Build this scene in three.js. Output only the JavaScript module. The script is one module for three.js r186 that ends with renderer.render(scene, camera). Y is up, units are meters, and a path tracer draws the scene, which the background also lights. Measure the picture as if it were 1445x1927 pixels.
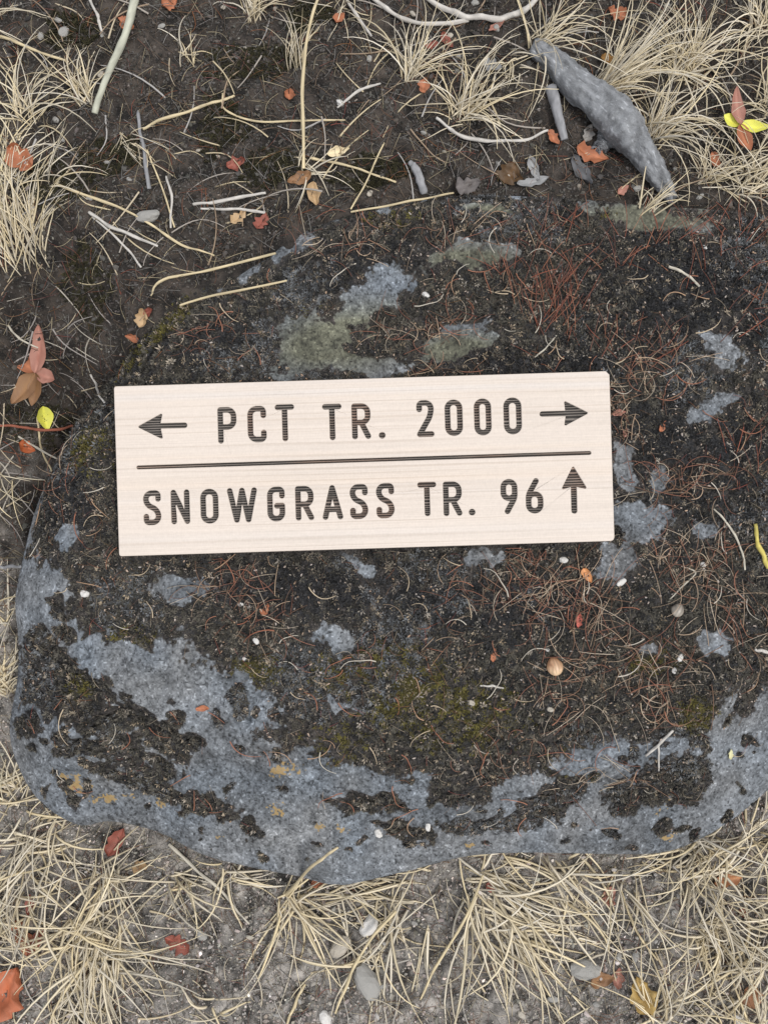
import * as THREE from 'three';
import { mergeGeometries } from 'three/addons/utils/BufferGeometryUtils.js';

// ---------------------------------------------------------------- camera, sky, sun, exposure
const PW = 1445, PH = 1927, FOV = 62, TILT = THREE.MathUtils.degToRad(10), DIST = 0.62;
const FPX = (PH / 2) / Math.tan(THREE.MathUtils.degToRad(FOV / 2));
const SC = DIST / FPX;                                   // metres per photograph pixel on the plane of the sign
const scene = new THREE.Scene();
const camera = new THREE.PerspectiveCamera(FOV, 767 / 1024, 0.02, 200);
camera.position.set(0, Math.cos(TILT) * DIST, Math.sin(TILT) * DIST);
camera.up.set(0, 0, -1);
camera.lookAt(0, 0, 0);
camera.updateMatrixWorld(true);
{
  const W = 256, H = 128, d = new Float32Array(W * H * 4);
  for (let j = 0; j < H; j++) {
    const el = (j + 0.5) / H * Math.PI - Math.PI / 2, s = Math.max(0, Math.sin(el));
    for (let i = 0; i < W; i++) {
      const k = (j * W + i) * 4, b = (0.42 + 0.58 * s) * 0.92;     // bright overcast, lighter towards the zenith
      d[k] = b * 0.97; d[k + 1] = b * 1.0; d[k + 2] = b * 1.06; d[k + 3] = 1;
    }
  }
  const sky = new THREE.DataTexture(d, W, H, THREE.RGBAFormat, THREE.FloatType);
  sky.mapping = THREE.EquirectangularReflectionMapping; sky.magFilter = THREE.LinearFilter; sky.minFilter = THREE.LinearFilter;
  sky.needsUpdate = true;
  scene.background = sky; scene.environment = sky;
}
const sun = new THREE.DirectionalLight(new THREE.Color().setRGB(1, 0.96, 0.9), 1.5);
sun.position.set(1.3, 2.6, 0.9); sun.castShadow = true; sun.shadow.radius = 28;
sun.shadow.mapSize.set(2048, 2048);
Object.assign(sun.shadow.camera, { left: -1, right: 1, top: 1, bottom: -1, near: 0.1, far: 8 });
scene.add(sun);
const renderer = new THREE.WebGLRenderer({ antialias: true });
renderer.toneMapping = THREE.LinearToneMapping;
renderer.toneMappingExposure = 1.3;
renderer.shadowMap.enabled = true;

// ---------------------------------------------------------------- helpers
let seed = 12345;
const rnd = () => { seed = (seed * 1664525 + 1013904223) >>> 0; return seed / 4294967296; };
const rr = (a, b) => a + (b - a) * rnd();
const pick = (a) => a[Math.floor(rnd() * a.length)];
const clamp = (v, a, b) => v < a ? a : v > b ? b : v;
const lerp = (a, b, t) => a + (b - a) * t;
const sstep = (a, b, v) => { const t = clamp((v - a) / (b - a), 0, 1); return t * t * (3 - 2 * t); };
const hash = (x, y, s) => { let h = (x * 374761393 + y * 668265263 + s * 1442695041) | 0; h = Math.imul(h ^ (h >>> 13), 1274126177); h ^= h >>> 16; return (h >>> 0) / 4294967296; };
function vn(x, y, s = 0, per = 0) {                       // value noise -1..1, periodic when per > 0
  const xi = Math.floor(x), yi = Math.floor(y); let fx = x - xi, fy = y - yi;
  fx = fx * fx * (3 - 2 * fx); fy = fy * fy * (3 - 2 * fy);
  let x0 = xi, x1 = xi + 1, y0 = yi, y1 = yi + 1;
  if (per) { x0 = ((x0 % per) + per) % per; x1 = ((x1 % per) + per) % per; y0 = ((y0 % per) + per) % per; y1 = ((y1 % per) + per) % per; }
  const a = hash(x0, y0, s), b = hash(x1, y0, s), c = hash(x0, y1, s), d = hash(x1, y1, s);
  return (a + (b - a) * fx + (c - a) * fy + (a - b - c + d) * fx * fy) * 2 - 1;
}
function fbm(x, y, o = 4, s = 0) { let v = 0, a = 0.55, f = 1; for (let i = 0; i < o; i++) { v += a * vn(x * f, y * f, s + i * 7); a *= 0.5; f *= 2.03; } return v; }
function fbmP(x, y, o, s, per) { let v = 0, a = 0.55, f = 1; for (let i = 0; i < o; i++) { v += a * vn(x * f, y * f, s + i * 7, per * f); a *= 0.5; f *= 2; } return v; }
const V = (x, y, z) => new THREE.Vector3(x, y, z);
const used = {};
function numbered(n) { if (!(n in used)) { used[n] = 0; return n; } used[n]++; return n + '_' + String(used[n]).padStart(3, '0'); }
function tag(o, label, category, group, kind) {
  o.userData.label = label; o.userData.category = category;
  if (group) o.userData.group = group;
  if (kind) o.userData.kind = kind;
  return o;
}
function mesh(name, geo, mat, parent = scene) {
  const m = new THREE.Mesh(geo, mat); m.name = parent === scene ? numbered(name) : name;
  m.castShadow = true; m.receiveShadow = true; parent.add(m); return m;
}
const lin = (r, g, b) => new THREE.Color().setRGB(r, g, b);
const s2l = (v) => { v /= 255; return v <= 0.04045 ? v / 12.92 : Math.pow((v + 0.055) / 1.055, 2.4); };
const l2s = (v) => { v = clamp(v, 0, 1); return 255 * (v <= 0.0031308 ? v * 12.92 : 1.055 * Math.pow(v, 1 / 2.4) - 0.055); };
function setColors(geo, fn) {
  const p = geo.attributes.position, c = new Float32Array(p.count * 3);
  for (let i = 0; i < p.count; i++) { const q = fn(p.getX(i), p.getY(i), p.getZ(i), i); c[3 * i] = q[0]; c[3 * i + 1] = q[1]; c[3 * i + 2] = q[2]; }
  geo.setAttribute('color', new THREE.BufferAttribute(c, 3)); return geo;
}
function tex(w, h, fn, srgb, rep) {                       // fn returns linear rgb (colour) or 0..1 grey (data)
  const d = new Uint8Array(w * h * 4);
  for (let j = 0; j < h; j++) for (let i = 0; i < w; i++) {
    const q = fn(i, j), k = (j * w + i) * 4;
    if (srgb) { d[k] = l2s(q[0]); d[k + 1] = l2s(q[1]); d[k + 2] = l2s(q[2]); } else d[k] = d[k + 1] = d[k + 2] = clamp(q * 255, 0, 255);
    d[k + 3] = 255;
  }
  const t = new THREE.DataTexture(d, w, h, THREE.RGBAFormat); t.magFilter = THREE.LinearFilter; t.minFilter = THREE.LinearMipmapLinearFilter; t.generateMipmaps = true;
  if (srgb) t.colorSpace = THREE.SRGBColorSpace;
  if (rep) t.wrapS = t.wrapT = THREE.RepeatWrapping;
  t.needsUpdate = true; return t;
}
// tapered tube through points; radii per point; optional uneven surface
function tube(pts, radii, sides = 5, amp = 0, flat = 1) {
  const n = pts.length, pos = [], idx = [], T = V(), N = V(), B = V(); let ref = null;
  for (let i = 0; i < n; i++) {
    T.copy(pts[Math.min(n - 1, i + 1)]).sub(pts[Math.max(0, i - 1)]).normalize();
    if (!ref) { ref = Math.abs(T.y) < 0.8 ? V(0, 1, 0) : V(1, 0, 0); }
    N.copy(ref).addScaledVector(T, -ref.dot(T)).normalize(); ref.copy(N); B.crossVectors(T, N);
    const r = Array.isArray(radii) ? radii[i] : radii;
    for (let k = 0; k < sides; k++) {
      const a = k / sides * Math.PI * 2; let q = r;
      if (amp) q *= 1 + amp * fbm(i * 0.35 + 3, Math.cos(a) * 1.3 + Math.sin(a) * 2.1 + 9, 3, 55);
      pos.push(pts[i].x + (N.x * Math.sin(a) * flat + B.x * Math.cos(a)) * q, pts[i].y + (N.y * Math.sin(a) * flat + B.y * Math.cos(a)) * q, pts[i].z + (N.z * Math.sin(a) * flat + B.z * Math.cos(a)) * q);
    }
  }
  for (let i = 0; i < n - 1; i++) for (let k = 0; k < sides; k++) { const a = i * sides + k, b = i * sides + (k + 1) % sides; idx.push(a, b, a + sides, b, b + sides, a + sides); }
  for (let k = 1; k < sides - 1; k++) { idx.push(0, k + 1, k); const o = (n - 1) * sides; idx.push(o, o + k, o + k + 1); }
  const g = new THREE.BufferGeometry(); g.setAttribute('position', new THREE.Float32BufferAttribute(pos, 3)); g.setIndex(idx);
  const uv = new Float32Array(pos.length / 3 * 2); for (let i = 0; i < uv.length / 2; i++) { uv[2 * i] = (i % sides) / sides; uv[2 * i + 1] = Math.floor(i / sides) / n; }
  g.setAttribute('uv', new THREE.BufferAttribute(uv, 2)); g.computeVertexNormals(); return g;
}
// ---------------------------------------------------------------- the lie of the land
const CAMP = camera.position.clone();
function ray(px, py) { return V((px - PW / 2) / FPX, -(py - PH / 2) / FPX, -1).applyQuaternion(camera.quaternion).normalize(); }
function atY(px, py, y) { const d = ray(px, py), t = (y - CAMP.y) / d.y; return V(CAMP.x + d.x * t, y, CAMP.z + d.z * t); }
const SLOPE = Math.tan(TILT);
function ground(x, z) {
  const t = sstep(-0.2, 0.27, z);
  let y = lerp(-0.004, -0.185, t) - clamp(z + 0.2, -2, 0) * 0.09 - 0.08 * Math.exp(-((x + 0.265) ** 2) / 0.004 - ((z + 0.08) ** 2) / 0.014) - 0.02 * t * sstep(0.2, -0.3, x);
  y += 0.014 * fbm(x * 9 + 4, z * 9 + 2, 3, 11) + 0.006 * fbm(x * 45, z * 45, 2, 17) + 0.0036 * Math.abs(fbm(x * 120, z * 120, 2, 18));
  return y;
}
const OUT = [[213, 715, -0.04, 0.05], [268, 640, -0.034, 0.05], [340, 574, -0.024, 0.05], [420, 530, -0.016, 0.055], [505, 486, -0.01, 0.06], [560, 440, -0.004, 0.05], [690, 398, 0.0, 0.06], [850, 370, 0.004, 0.07], [1050, 372, 0.006, 0.07], [1200, 385, 0.008, 0.07], [1445, 405, 0.006, 0.07], [1620, 460, 0, 0.07], [1760, 650, -0.02, 0.08], [1800, 900, -0.05, 0.1], [1740, 1150, -0.08, 0.11], [1620, 1330, -0.1, 0.12], [1445, 1483, -0.125, 0.12], [1370, 1545, -0.13, 0.13], [1290, 1590, -0.137, 0.135], [1220, 1606, -0.14, 0.14], [1110, 1606, -0.142, 0.14], [980, 1604, -0.143, 0.14], [870, 1612, -0.144, 0.145], [760, 1640, -0.146, 0.15], [640, 1664, -0.15, 0.15], [560, 1648, -0.15, 0.15], [460, 1628, -0.15, 0.145], [380, 1606, -0.148, 0.14], [300, 1565, -0.146, 0.14], [210, 1545, -0.145, 0.13], [150, 1552, -0.144, 0.13], [80, 1508, -0.14, 0.12], [38, 1440, -0.135, 0.11], [22, 1370, -0.125, 0.11], [36, 1280, -0.115, 0.1], [38, 1200, -0.1, 0.08], [33, 1130, -0.09, 0.07], [48, 1050, -0.08, 0.06], [75, 950, -0.07, 0.055], [130, 830, -0.06, 0.05], [175, 765, -0.05, 0.05]];
const rim = [];
{
  const P = OUT.map(([a, b, h, w]) => { const p = atY(a, b, h); return [p.x, p.z, h, w]; }), n = P.length;
  for (let i = 0; i < n; i++) {
    const [p0, p1, p2, p3] = [P[(i + n - 1) % n], P[i], P[(i + 1) % n], P[(i + 2) % n]];
    for (let k = 0; k < 6; k++) { const t = k / 6; rim.push([0, 1, 2, 3].map(c => 0.5 * (2 * p1[c] + (p2[c] - p0[c]) * t + (2 * p0[c] - 5 * p1[c] + 4 * p2[c] - p3[c]) * t * t + (3 * p1[c] - p0[c] - 3 * p2[c] + p3[c]) * t * t * t))); }
  }
}
function rimNear(x, z) {                                  // signed distance (inside > 0), rim height and shoulder width
  let best = 1e9, bh = 0, bw = 0, ins = false; const n = rim.length;
  for (let i = 0, j = n - 1; i < n; j = i++) {
    const a = rim[j], b = rim[i], dx = b[0] - a[0], dz = b[1] - a[1];
    const t = clamp(((x - a[0]) * dx + (z - a[1]) * dz) / (dx * dx + dz * dz), 0, 1), ex = x - a[0] - dx * t, ez = z - a[1] - dz * t, d = ex * ex + ez * ez;
    if (d < best) { best = d; bh = lerp(a[2], b[2], t); bw = lerp(a[3], b[3], t); }
    if ((a[1] > z) !== (b[1] > z) && x < (b[0] - a[0]) * (z - a[1]) / (b[1] - a[1]) + a[0]) ins = !ins;
  }
  const d = Math.sqrt(best); return [ins ? d : -d, bh, bw];
}
const ledge = [[20, 1215], [150, 1240], [240, 1292], [310, 1360], [400, 1410], [520, 1450]].map(([a, b]) => { const p = atY(a, b, -0.09); return [p.x, p.z]; });
function ledgeSide(x, z) {                                // > 0 below the ledge line; metres
  let best = 1e9, s = 0;
  for (let i = 1; i < ledge.length; i++) {
    const a = ledge[i - 1], b = ledge[i], dx = b[0] - a[0], dz = b[1] - a[1], L = Math.hypot(dx, dz);
    const t = clamp(((x - a[0]) * dx + (z - a[1]) * dz) / (L * L), 0, 1), d = Math.hypot(x - a[0] - dx * t, z - a[1] - dz * t);
    if (d < best) { best = d; s = Math.sign((z - a[1]) * dx - (x - a[0]) * dz); }
  }
  return [best * s, best];
}
const THICK = 0.017, SIGN_W = 932 * SC, SIGN_H = 320 * SC, SIGN_ROT = 0.0311;
const SIGN_C = V((685.3 - PW / 2) * SC, 0, (872.5 - PH / 2) * SC);       // on the sign's own plane, before tilting
const pits = [];
for (let i = 0; i < 200; i++) pits.push([rr(-0.28, 0.34), rr(0.06, 0.27), rr(0.0014, 0.0042)]);
function rockY(x, z, near) {
  const [d, h, w] = near || rimNear(x, z);
  const T = -SLOPE * z - THICK - 0.004 + 0.007 * fbm(x * 8 + 1, z * 8 + 5, 3, 31) - 0.018 * sstep(-0.06, -0.2, z) * (0.4 + 0.6 * vn(x * 9, z * 9, 77));
  const q = clamp(d / w, 0, 1), p = 0.55 * Math.sqrt(1 - (1 - q) * (1 - q)) + 0.45 * q * q * (3 - 2 * q);
  let y = h + (T - h) * p;
  const e = clamp(d / 0.02, 0, 1);
  y += e * (0.0075 * fbm(x * 24, z * 24, 3, 41) + 0.0026 * fbm(x * 85, z * 85, 2, 43) + 0.0008 * vn(x * 380, z * 380, 44));
  const [ls, ld] = ledgeSide(x, z);
  if (ld < 0.05) y -= e * 0.011 * sstep(-0.003, 0.006, ls) * sstep(0.05, 0.01, ld);
  for (const [a, b, r] of pits) { const g = ((x - a) ** 2 + (z - b) ** 2) / (r * r); if (g < 4) y -= e * r * 0.95 * Math.exp(-g * 1.3); }
  // moss pressed down under the board
  const sx = x - SIGN_C.x, sz = (z - SIGN_C.z * Math.cos(TILT)) / Math.cos(TILT);
  if (Math.abs(sx) < SIGN_W / 2 + 0.01 && Math.abs(sz) < SIGN_H / 2 + 0.01) y = Math.min(y, -SLOPE * z - THICK - 0.001);
  return y;
}
// cached height of the boulder, 2 mm cells
const RX0 = -0.36, RZ0 = -0.32, RN = 0.002, RNX = 440, RNZ = 350, RH = new Float32Array(RNX * RNZ), RD = new Float32Array(RNX * RNZ);
for (let j = 0; j < RNZ; j++) for (let i = 0; i < RNX; i++) {
  const x = RX0 + i * RN, z = RZ0 + j * RN, nr = rimNear(x, z);
  RD[j * RNX + i] = nr[0]; RH[j * RNX + i] = nr[0] > 0 ? rockY(x, z, nr) : nr[1] - 0.05;
}
function gridAt(A, x, z) {
  const fx = clamp((x - RX0) / RN, 0, RNX - 1.001), fz = clamp((z - RZ0) / RN, 0, RNZ - 1.001), i = fx | 0, j = fz | 0, a = fx - i, b = fz - j, k = j * RNX + i;
  return (A[k] * (1 - a) + A[k + 1] * a) * (1 - b) + (A[k + RNX] * (1 - a) + A[k + RNX + 1] * a) * b;
}
const onRock = (x, z) => gridAt(RD, x, z);
function surf(x, z) { const g = ground(x, z); return onRock(x, z) > 0.001 ? Math.max(g, gridAt(RH, x, z)) : g; }
function normalAt(x, z, e = 0.004) { return V(surf(x - e, z) - surf(x + e, z), 2 * e, surf(x, z - e) - surf(x, z + e)).normalize(); }
function at(px, py) {                                     // the point of the land seen at a pixel of the photograph
  const d = ray(px, py); let t = 0.5, pt = 0.5;
  for (; t < 2; t += 0.004) { if (CAMP.y + d.y * t < surf(CAMP.x + d.x * t, CAMP.z + d.z * t)) break; pt = t; }
  for (let k = 0; k < 9; k++) { const m = (pt + t) / 2; if (CAMP.y + d.y * m < surf(CAMP.x + d.x * m, CAMP.z + d.z * m)) t = m; else pt = m; }
  const x = CAMP.x + d.x * t, z = CAMP.z + d.z * t; return V(x, surf(x, z), z);
}
const pxSize = (p) => p.clone().sub(CAMP).length() / FPX;  // metres per photograph pixel at a point

// ---------------------------------------------------------------- moss cover of the boulder
const polyW = (pts) => pts.map(([a, b]) => { const p = at(a, b); return [p.x, p.z]; });
const mossPoly = polyW([[205, 700], [340, 565], [500, 495], [560, 430], [850, 365], [1200, 380], [1440, 395]]).concat([[0.42, -0.2], [0.45, 0], [0.38, 0.13]], polyW([[1440, 1300], [1345, 1320], [1310, 1400], [1220, 1385], [1150, 1380], [1100, 1415], [1020, 1440], [960, 1480], [880, 1470], [800, 1455], [700, 1440], [640, 1455], [580, 1400], [500, 1385], [560, 1310], [460, 1285], [380, 1235], [310, 1190], [210, 1195], [130, 1140], [75, 1080], [60, 1040], [130, 830]]));
function polyDist(poly, x, z) {
  let best = 1e9, ins = false;
  for (let i = 0, j = poly.length - 1; i < poly.length; j = i++) {
    const a = poly[j], b = poly[i], dx = b[0] - a[0], dz = b[1] - a[1], t = clamp(((x - a[0]) * dx + (z - a[1]) * dz) / (dx * dx + dz * dz), 0, 1);
    best = Math.min(best, (x - a[0] - dx * t) ** 2 + (z - a[1] - dz * t) ** 2);
    if ((a[1] > z) !== (b[1] > z) && x < (b[0] - a[0]) * (z - a[1]) / (b[1] - a[1]) + a[0]) ins = !ins;
  }
  return (ins ? 1 : -1) * Math.sqrt(best);
}
const blob = ([px, py, rx, ry, rot = 0, v = 1]) => { const p = at(px, py), s = pxSize(p); return [p.x, p.z, rx * s, ry * s, Math.cos(rot), Math.sin(rot), v]; };
const inBlob = (b, x, z) => { const dx = x - b[0], dz = z - b[1], u = (dx * b[4] + dz * b[5]) / b[2], w = (-dx * b[5] + dz * b[4]) / b[3]; return 1 - Math.sqrt(u * u + w * w); };
const bare = [[540, 468, 65, 28, -0.3], [600, 630, 105, 60, -0.5], [690, 560, 120, 42, -0.35], [640, 690, 160, 26, 0], [850, 655, 95, 32, -0.2], [880, 492, 110, 26, 0], [920, 402, 70, 16, 0], [1230, 408, 130, 26, 0.15], [1340, 770, 62, 24, -0.25], [1360, 655, 44, 36, 0.5], [1195, 975, 82, 48, 0.2], [1160, 1065, 66, 42, -0.6], [1325, 1005, 36, 28, 0], [1250, 895, 34, 22, 0], [1175, 880, 30, 50, 0], [920, 1046, 50, 18, 0], [635, 1192, 44, 40, 0], [345, 1105, 74, 34, -0.2], [660, 1062, 40, 20, 0.2], [85, 1120, 55, 48, 0.3], [110, 1190, 95, 34, 0.45], [300, 1290, 130, 34, 0.5], [420, 1340, 120, 40, 0.25], [1255, 1395, 40, 26, 0], [640, 1320, 40, 14, 0.7], [1240, 1220, 26, 26, 0], [1345, 1220, 30, 22, 0], [980, 1465, 40, 18, 0], [120, 1000, 30, 34, 0]].map(blob);
const extra = [[130, 1290, 105, 52, 0.25], [90, 1230, 70, 30, 0.2], [60, 1360, 40, 22, 0], [190, 1405, 75, 26, 0.15], [270, 1375, 110, 26, 0.5], [275, 1440, 60, 24, 0.2], [365, 1510, 74, 22, 0.1], [265, 1472, 80, 16, 0.2], [1172, 1490, 32, 30, 0], [1260, 1465, 72, 52, 0.2], [1035, 1500, 66, 42, -0.5], [925, 1548, 84, 22, -0.1], [760, 1562, 70, 18, 0.05], [700, 1510, 80, 26, 0.1], [860, 1480, 60, 36, 0], [125, 1185, 24, 14, 0], [470, 1548, 24, 18, 0.4], [450, 1325, 20, 14, 0], [100, 1140, 22, 16, 0], [230, 1190, 60, 18, 0.3], [275, 1200, 22, 14, 0], [350, 1400, 30, 14, 0], [545, 1478, 16, 12, 0], [1390, 1340, 26, 22, 0], [1405, 1310, 22, 14, 0], [1240, 1550, 22, 14, 0]];
for (let i = 0; i < 170; i++) { const r = rr(3, 11); extra.push([rr(60, 1430), rr(1320, 1610), r * rr(1, 1.6), r, rr(-0.5, 0.6)]); }
const mossy = extra.map(blob);
const MM = new Float32Array(RNX * RNZ);
for (let j = 0; j < RNZ; j++) for (let i = 0; i < RNX; i++) {
  const k = j * RNX + i; if (RD[k] < -0.004) { MM[k] = -1; continue; }
  const x = RX0 + i * RN, z = RZ0 + j * RN;
  const wx = x + 0.013 * fbm(x * 26, z * 26, 3, 61) + 0.007 * fbm(x * 110, z * 110, 2, 63), wz = z + 0.013 * fbm(x * 26, z * 26, 3, 67) + 0.007 * fbm(x * 110, z * 110, 2, 65);
  let m = clamp(polyDist(mossPoly, wx, wz) / 0.02, -1, 1);
  for (const b of bare) m = Math.min(m, -1.7 * inBlob(b, wx, wz) + 0.3);
  for (const b of mossy) m = Math.max(m, 2.4 * inBlob(b, wx, wz));
  MM[k] = clamp(m, -1, 1);
}
const mossAt = (x, z) => gridAt(MM, x, z) + 0.62 * fbm(x * 120, z * 120, 3, 71) + 0.4 * fbm(x * 420, z * 420, 2, 73) + 0.08 - 0.28 * sstep(0.15, 0.2, z);
const greens = [[300, 630, 130, 30, -0.75], [740, 410, 70, 30, 0], [150, 1290, 40, 26, 0], [480, 1265, 60, 40, 0], [240, 1200, 60, 26, 0], [1312, 1345, 44, 40, 0], [1230, 1240, 60, 40, 0], [730, 1290, 160, 90, 0.1], [880, 1350, 150, 80, 0], [570, 600, 50, 20, -0.6], [1160, 400, 60, 16, 0.1], [170, 850, 60, 60, -0.7], [620, 1400, 90, 50, 0], [1100, 1430, 80, 40, 0]].map(blob);
const darks = [[1330, 560, 260, 160, 0.1], [1010, 690, 240, 40, 0], [600, 1110, 330, 60, 0], [900, 1140, 320, 90, 0], [1300, 870, 200, 160, 0], [130, 950, 80, 120, 0], [700, 500, 200, 60, -0.2], [420, 640, 120, 60, -0.5]].map(blob);
const toneOf = (list, x, z) => { let v = 0; for (const b of list) v = Math.max(v, inBlob(b, x, z)); return clamp(v * 1.6, 0, 1); };

// ---------------------------------------------------------------- boulder
const boulder = new THREE.Group(); boulder.name = numbered('boulder'); scene.add(boulder);
tag(boulder, 'large grey boulder carpeted with moss under the wooden sign', 'boulder');
{
  const TX0 = -0.36, TZ0 = -0.32, TS = 0.9, TN = 2048;
  const lich = [[140, 1475, 22, 18], [205, 1500, 14, 10], [240, 1497, 14, 8], [305, 1512, 10, 9], [520, 1520, 16, 14], [125, 1462, 16, 8], [600, 1555, 10, 8], [640, 1560, 18, 10], [1250, 1500, 14, 26], [1255, 1575, 14, 12], [530, 1450, 30, 14], [180, 1505, 12, 8], [880, 1590, 12, 6], [415, 1575, 8, 6], [120, 1400, 20, 10]].map(blob);
  const olives = [[640, 640, 230, 90, -0.2], [860, 660, 130, 50, 0], [880, 490, 140, 40, 0], [1220, 410, 200, 50, 0], [930, 400, 100, 30, 0]].map(blob);
  const colT = tex(TN, TN, (i, j) => {
    const x = TX0 + (i + 0.5) / TN * TS, z = TZ0 + (j + 0.5) / TN * TS;
    const m = mossAt(x, z);
    const big = fbm(x * 14, z * 14, 3, 81), mid = fbm(x * 120, z * 120, 3, 83), fine = hash(i, j, 85), f2 = vn(x * 900, z * 900, 86);
    let v = 0.15 * (1 + 0.35 * big + 0.36 * mid + 0.42 * f2 + 0.35 * vn(x * 420, z * 420, 82) + 0.4 * (fine - 0.5));
    const spk = vn(x * 620, z * 620, 88); if (spk > 0.72) v *= 1.9; if (spk < -0.76) v *= 0.3;
    const w = sstep(0.1, 0.45, fbm(x * 55, z * 55, 3, 87)); v = lerp(v, v * 1.65 + 0.02, w * 0.4);     // pale crustose film
    const dk = sstep(0.15, 0.5, fbm(x * 75 + 9, z * 75, 3, 89)); v *= 1 - 0.28 * dk;
    const ch = vn(x * 40, z * 40, 84);
    let r = v * (0.93 + 0.05 * ch), g = v * 1.0, b = v * (1.085 - 0.06 * ch);
    const o = toneOf(olives, x, z); if (o > 0) { r = lerp(r, v * 0.62, o); g = lerp(g, v * 0.62, o); b = lerp(b, v * 0.45, o); }
    const l = Math.max(...lich.map(q => inBlob(q, x, z))) + 0.9 * fbm(x * 190, z * 190, 3, 91) + 0.7 * vn(x * 650, z * 650, 92) - 0.12;
    if (l > 0.25) { const t = clamp((l - 0.25) * 4, 0, 0.8); r = lerp(r, 0.36, t); g = lerp(g, 0.24, t); b = lerp(b, 0.09, t); }
    if (m > -0.12) {                                       // dark humus and dead moss between the shoots
      const t = sstep(-0.12, 0.06, m), q = 0.026 * (1 + 0.9 * f2 + 0.8 * mid) + (fine > 0.96 ? 0.14 : 0);
      r = lerp(r, q * 1.15, t); g = lerp(g, q, t); b = lerp(b, q * 0.9, t);
    }
    return [r, g, b];
  }, true);
  const bmpT = tex(TN, TN, (i, j) => {
    const x = TX0 + (i + 0.5) / TN * TS, z = TZ0 + (j + 0.5) / TN * TS;
    const m = sstep(-0.1, 0.2, mossAt(x, z));
    return 0.45 + 0.2 * fbm(x * 260, z * 260, 3, 93) + 0.12 * (hash(i, j, 95) - 0.5) + m * (0.15 + 0.3 * vn(x * 700, z * 700, 96));
  }, false);
  const mat = new THREE.MeshStandardMaterial({ map: colT, bumpMap: bmpT, bumpScale: 0.0022, roughness: 0.88 });
  // rings from the middle to the rim, then down the flank into the soil
  const c = atY(800, 1010, -0.02), angs = [];
  for (let a = 0; a < Math.PI * 2;) { angs.push(a); const out = Math.cos(a) > 0.62 && Math.sin(a) < 0.75; a += out ? 0.012 : 0.0054; }
  const NA = angs.length, NR = 250, UND = 14, pos = [], uv = [], idx = [];
  const reach = (a) => { let lo = 0, hi = 0.7; for (let k = 0; k < 26; k++) { const m = (lo + hi) / 2; if (rimNear(c.x + Math.cos(a) * m, c.z + Math.sin(a) * m)[0] > 0) lo = m; else hi = m; } return lo; };
  const push = (x, y, z) => { pos.push(x, y, z); uv.push((x - TX0) / TS, (z - TZ0) / TS); };
  for (let k = 0; k < NA; k++) {
    const a = angs[k], R = reach(a), ca = Math.cos(a), sa = Math.sin(a); let ly = 0, lx = 0, lz = 0;
    for (let r = 0; r < NR; r++) { const t = 1 - Math.pow(1 - (r + 0.5) / NR, 1.25), x = c.x + ca * R * t, z = c.z + sa * R * t; ly = rockY(x, z); lx = x; lz = z; push(x, ly, z); }
    for (let u = 1; u <= UND; u++) { const t = u / UND, y = ly - t * 0.13, w = 0.004 * fbm(a * 14, t * 5, 3, 97) - 0.05 * t * t + 0.003 * Math.sin(t * 3.1); push(lx + ca * (w + (t < 0.2 ? 0.001 : 0)), y, lz + sa * w); }
  }
  const ST = NR + UND;
  for (let k = 0; k < NA; k++) { const k2 = (k + 1) % NA; for (let r = 0; r < ST - 1; r++) { const a = k * ST + r, b = k2 * ST + r; idx.push(a, b, a + 1, b, b + 1, a + 1); } }
  push(c.x, rockY(c.x, c.z), c.z); const ci = pos.length / 3 - 1; for (let k = 0; k < NA; k++) idx.push(ci, ((k + 1) % NA) * ST, k * ST);
  const g = new THREE.BufferGeometry(); g.setAttribute('position', new THREE.Float32BufferAttribute(pos, 3)); g.setAttribute('uv', new THREE.Float32BufferAttribute(uv, 2)); g.setIndex(idx); g.computeVertexNormals();
  mesh('stone_body', g, mat, boulder);
}

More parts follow.
